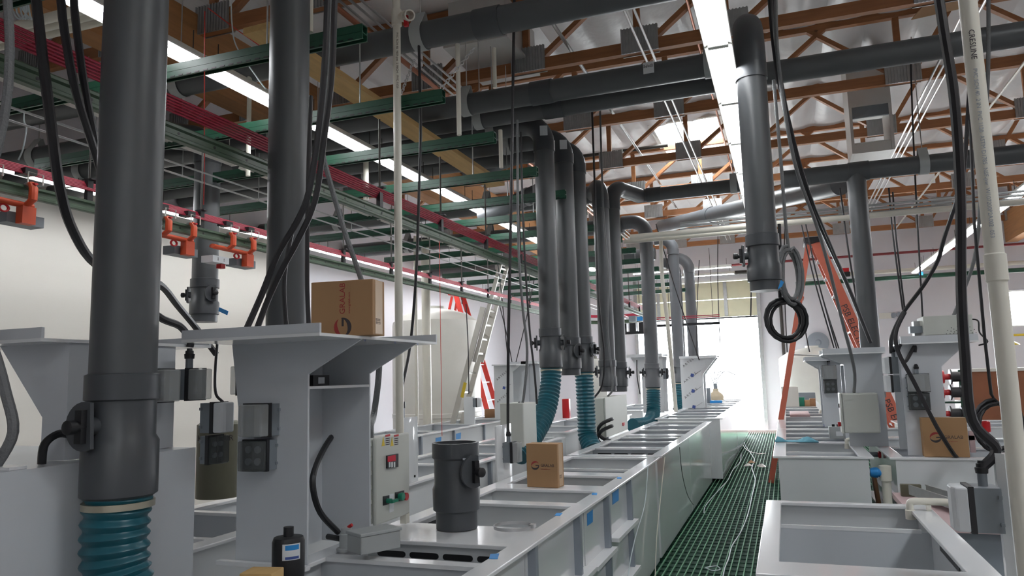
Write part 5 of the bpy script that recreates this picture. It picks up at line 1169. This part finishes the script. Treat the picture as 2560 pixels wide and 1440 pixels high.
# cords and scraps on the grating
def floor_cord(label, pix, r=.006, m='cord_white'):
    return tag(MB().tube(smooth_path([P(a, b, z=r+.001) for a, b in pix], 5), r, 6).build('cord', m), label, 'cord', 'cords on the grating')
floor_cord('pale cord snaking down the middle of the grating', [(1858, 1085), (1862, 1110), (1878, 1135), (1886, 1150), (1880, 1170), (1888, 1200), (1880, 1240), (1870, 1285), (1852, 1330), (1830, 1365), (1822, 1395), (1812, 1420), (1806, 1450)])
floor_cord('pale cord snaking along the left edge of the grating', [(1853, 1135), (1850, 1155), (1832, 1175), (1820, 1200), (1800, 1222), (1775, 1250), (1762, 1268), (1760, 1283)])
floor_cord('short pale cord loop at the foot of the view on the grating', [(1762, 1420), (1790, 1415), (1800, 1424), (1780, 1426), (1765, 1420)], .005)
floor_cord('cream cord curving across the grating near the far kerb', [(1848, 1085), (1862, 1120), (1890, 1133), (1915, 1133)], .005, 'pvc')
for i, (px, py, s, m, l) in enumerate(((1870, 1166, .09, 'alu', 'white crumpled paper scrap on the grating, left one'), (1905, 1167, .10, 'alu', 'white crumpled paper scrap on the grating, right one'), (1878, 1158, .07, 'carton', 'tan crumpled paper scrap on the grating'))):
    c = P(px, py, z=.0); b = MB(); n = 7; vs = [(c.x+math.cos(6.283*i_/n)*s*(.7+.5*random.random()), c.y+math.sin(6.283*i_/n)*s*1.6*(.6+.6*random.random()), .004+.02*random.random()) for i_ in range(n)]+[(c.x, c.y, .06)]
    b.add(vs, [(k, (k+1) % n, n) for k in range(n)]+[tuple(reversed(range(n)))]); tag(b.build('paper_scrap', m, smooth=False), l, 'scrap')
def drop_cord(label, pts, m='cord_white', r=.004): return tag(MB().tube(smooth_path(pts, 5), r, 6).build('cord', m), label, 'cord', 'cords hanging down the left panels')
X = -1.14
drop_cord('pale cord hanging from the left rim down the smooth panel, left one', [P(1620, 1165, x=X), P(1612, 1260, x=X), P(1592, 1330, x=X+.0), P(1578, 1390, x=X), P(1570, 1440, x=X)])
drop_cord('cream cord hanging from the left rim to the floor, right one', [P(1662, 1142, x=X), P(1652, 1240, x=X), P(1642, 1340, x=X), P(1638, 1440, x=X)], 'pvc')
drop_cord('black lead hanging from the left rim to the grating', [P(1699, 1118, x=X), P(1705, 1180, x=X), P(1718, 1235, x=X), P(1733, 1262, x=X)], 'black')
tape('blue tape flag on the small duct before the white wall', [P(548, 768, y=5.6), P(571, 778, y=5.6), P(568, 788, y=5.6), P(546, 778, y=5.6)], (0, .002, 0), 1)
tape('blue tape flag under the open centre duct', [P(1952, 700, y=5.7), P(1960, 705, y=5.7), P(1955, 716, y=5.7), P(1944, 724, y=5.7)], (0, .002, 0), 1)
tape('blue tape flag under the right row of lights', [P(2298, 680, y=20.3), P(2308, 679, y=20.3), P(2308, 688, y=20.3), P(2298, 688, y=20.3)], (0, .004, 0), 1)

cable('thick gray conduit rising from the beige control panel behind the left shelf tower', [(950, 880, 3.5), (945, 960, 3.5), (934, 1040, 3.5), V((-2.0, 3.34, 1.48)), V((-2.0, 3.34, 1.418))], .017, 'cable_gray', 'conduit')
c = P(540, 1030, y=3.3); cable('loop of black wires hanging between the two left shelf towers', [P(545, 840, y=3.3), P(538, 930, y=3.3), P(540, 985, y=3.3), P(560, 1010, y=3.3), P(562, 1050, y=3.3), P(540, 1070, y=3.3), P(528, 1040, y=3.3)], .008)
tp = thing('outlet_post', 'white outlet post with a dark socket at the foot of the aluminium ladder', 'post', P(1172, 1050, y=11.2), 'white outlet posts')
a, b = P(1160, 1052, y=11.2), P(1184, 992, y=11.2)
MB().box(a.x, b.x, 11.2, 11.25, a.z-.05, b.z).build('panel', 'poly_gloss_lit', tp, bevel=.002); outlet(tp, (b.x, 11.22, (a.z+b.z)/2+.1), (1, 0, 0), .12, .14, 'white')
c = P(1212, 1034, y=13.2); t = thing('paper_roll', 'brown roll lying on the far tank behind the red stepladder', 'roll', c)
MB().cyl((c.x, 13.2, .951+.085), (c.x+.3, 13.3, .951+.085), .085, 16).build('roll_body', 'brown_wood', t)
cable('dark conduit fixed down the far wall right of the roll-up door', [V((P(1947, 700, y=22.93).x, 22.93, 5.0)), V((P(1947, 700, y=22.93).x, 22.93, 2.5)), V((P(1947, 700, y=22.93).x, 22.93, .2))], .045, 'dark_rod', 'conduit')
# ------------------------------------------------------------------ light and view
wd = bpy.data.worlds.new('World'); SC.world = wd; wd.use_nodes = True
nt = wd.node_tree; bg = nt.nodes['Background']
bg.inputs[0].default_value = (.90, .95, 1.0, 1); bg.inputs[1].default_value = 16.0
def portal(loc, rot, sx, sy):
    l = bpy.data.lights.new('daylight_portal', 'AREA'); l.shape = 'RECTANGLE'; l.size = sx; l.size_y = sy; l.cycles.is_portal = True
    o = bpy.data.objects.new('daylight_portal', l); COL.objects.link(o); o.location = loc; o.rotation_euler = rot
portal(((DX0+DX1)/2, YF+.1, 1.6), (R(-90), 0, 0), DX1-DX0, 3.4)
portal(((WX0+WX1)/2, YF+.15, (WZ0+WZ1)/2), (R(-90), 0, 0), WX1-WX0, WZ1-WZ0)
portal(((G0+G1)/2, YF+.15, 1.0), (R(-90), 0, 0), G1-G0, 2.1)
for q in SKS: portal(((q[0]+q[1])/2, (q[2]+q[3])/2, 6.9), (0, 0, 0), q[1]-q[0], q[3]-q[2])
vs_ = SC.view_settings; vs_.view_transform = 'Standard'; vs_.look = 'None'; vs_.gamma = 1; vs_.use_curve_mapping = False
vs_.exposure = 1.0
SC.cycles.max_bounces = 6; SC.cycles.diffuse_bounces = 4; SC.cycles.glossy_bounces = 3; SC.cycles.transparent_max_bounces = 8
SC.cycles.sample_clamp_indirect = 4
for l, n in LABELS.items():
    if len(n) > 1: print('DUP LABEL', l, n)
for o in SC.objects:
    if 'label' in o and len(o['label'].split()) > 16: print('LONGLABEL', o.name, o['label'])
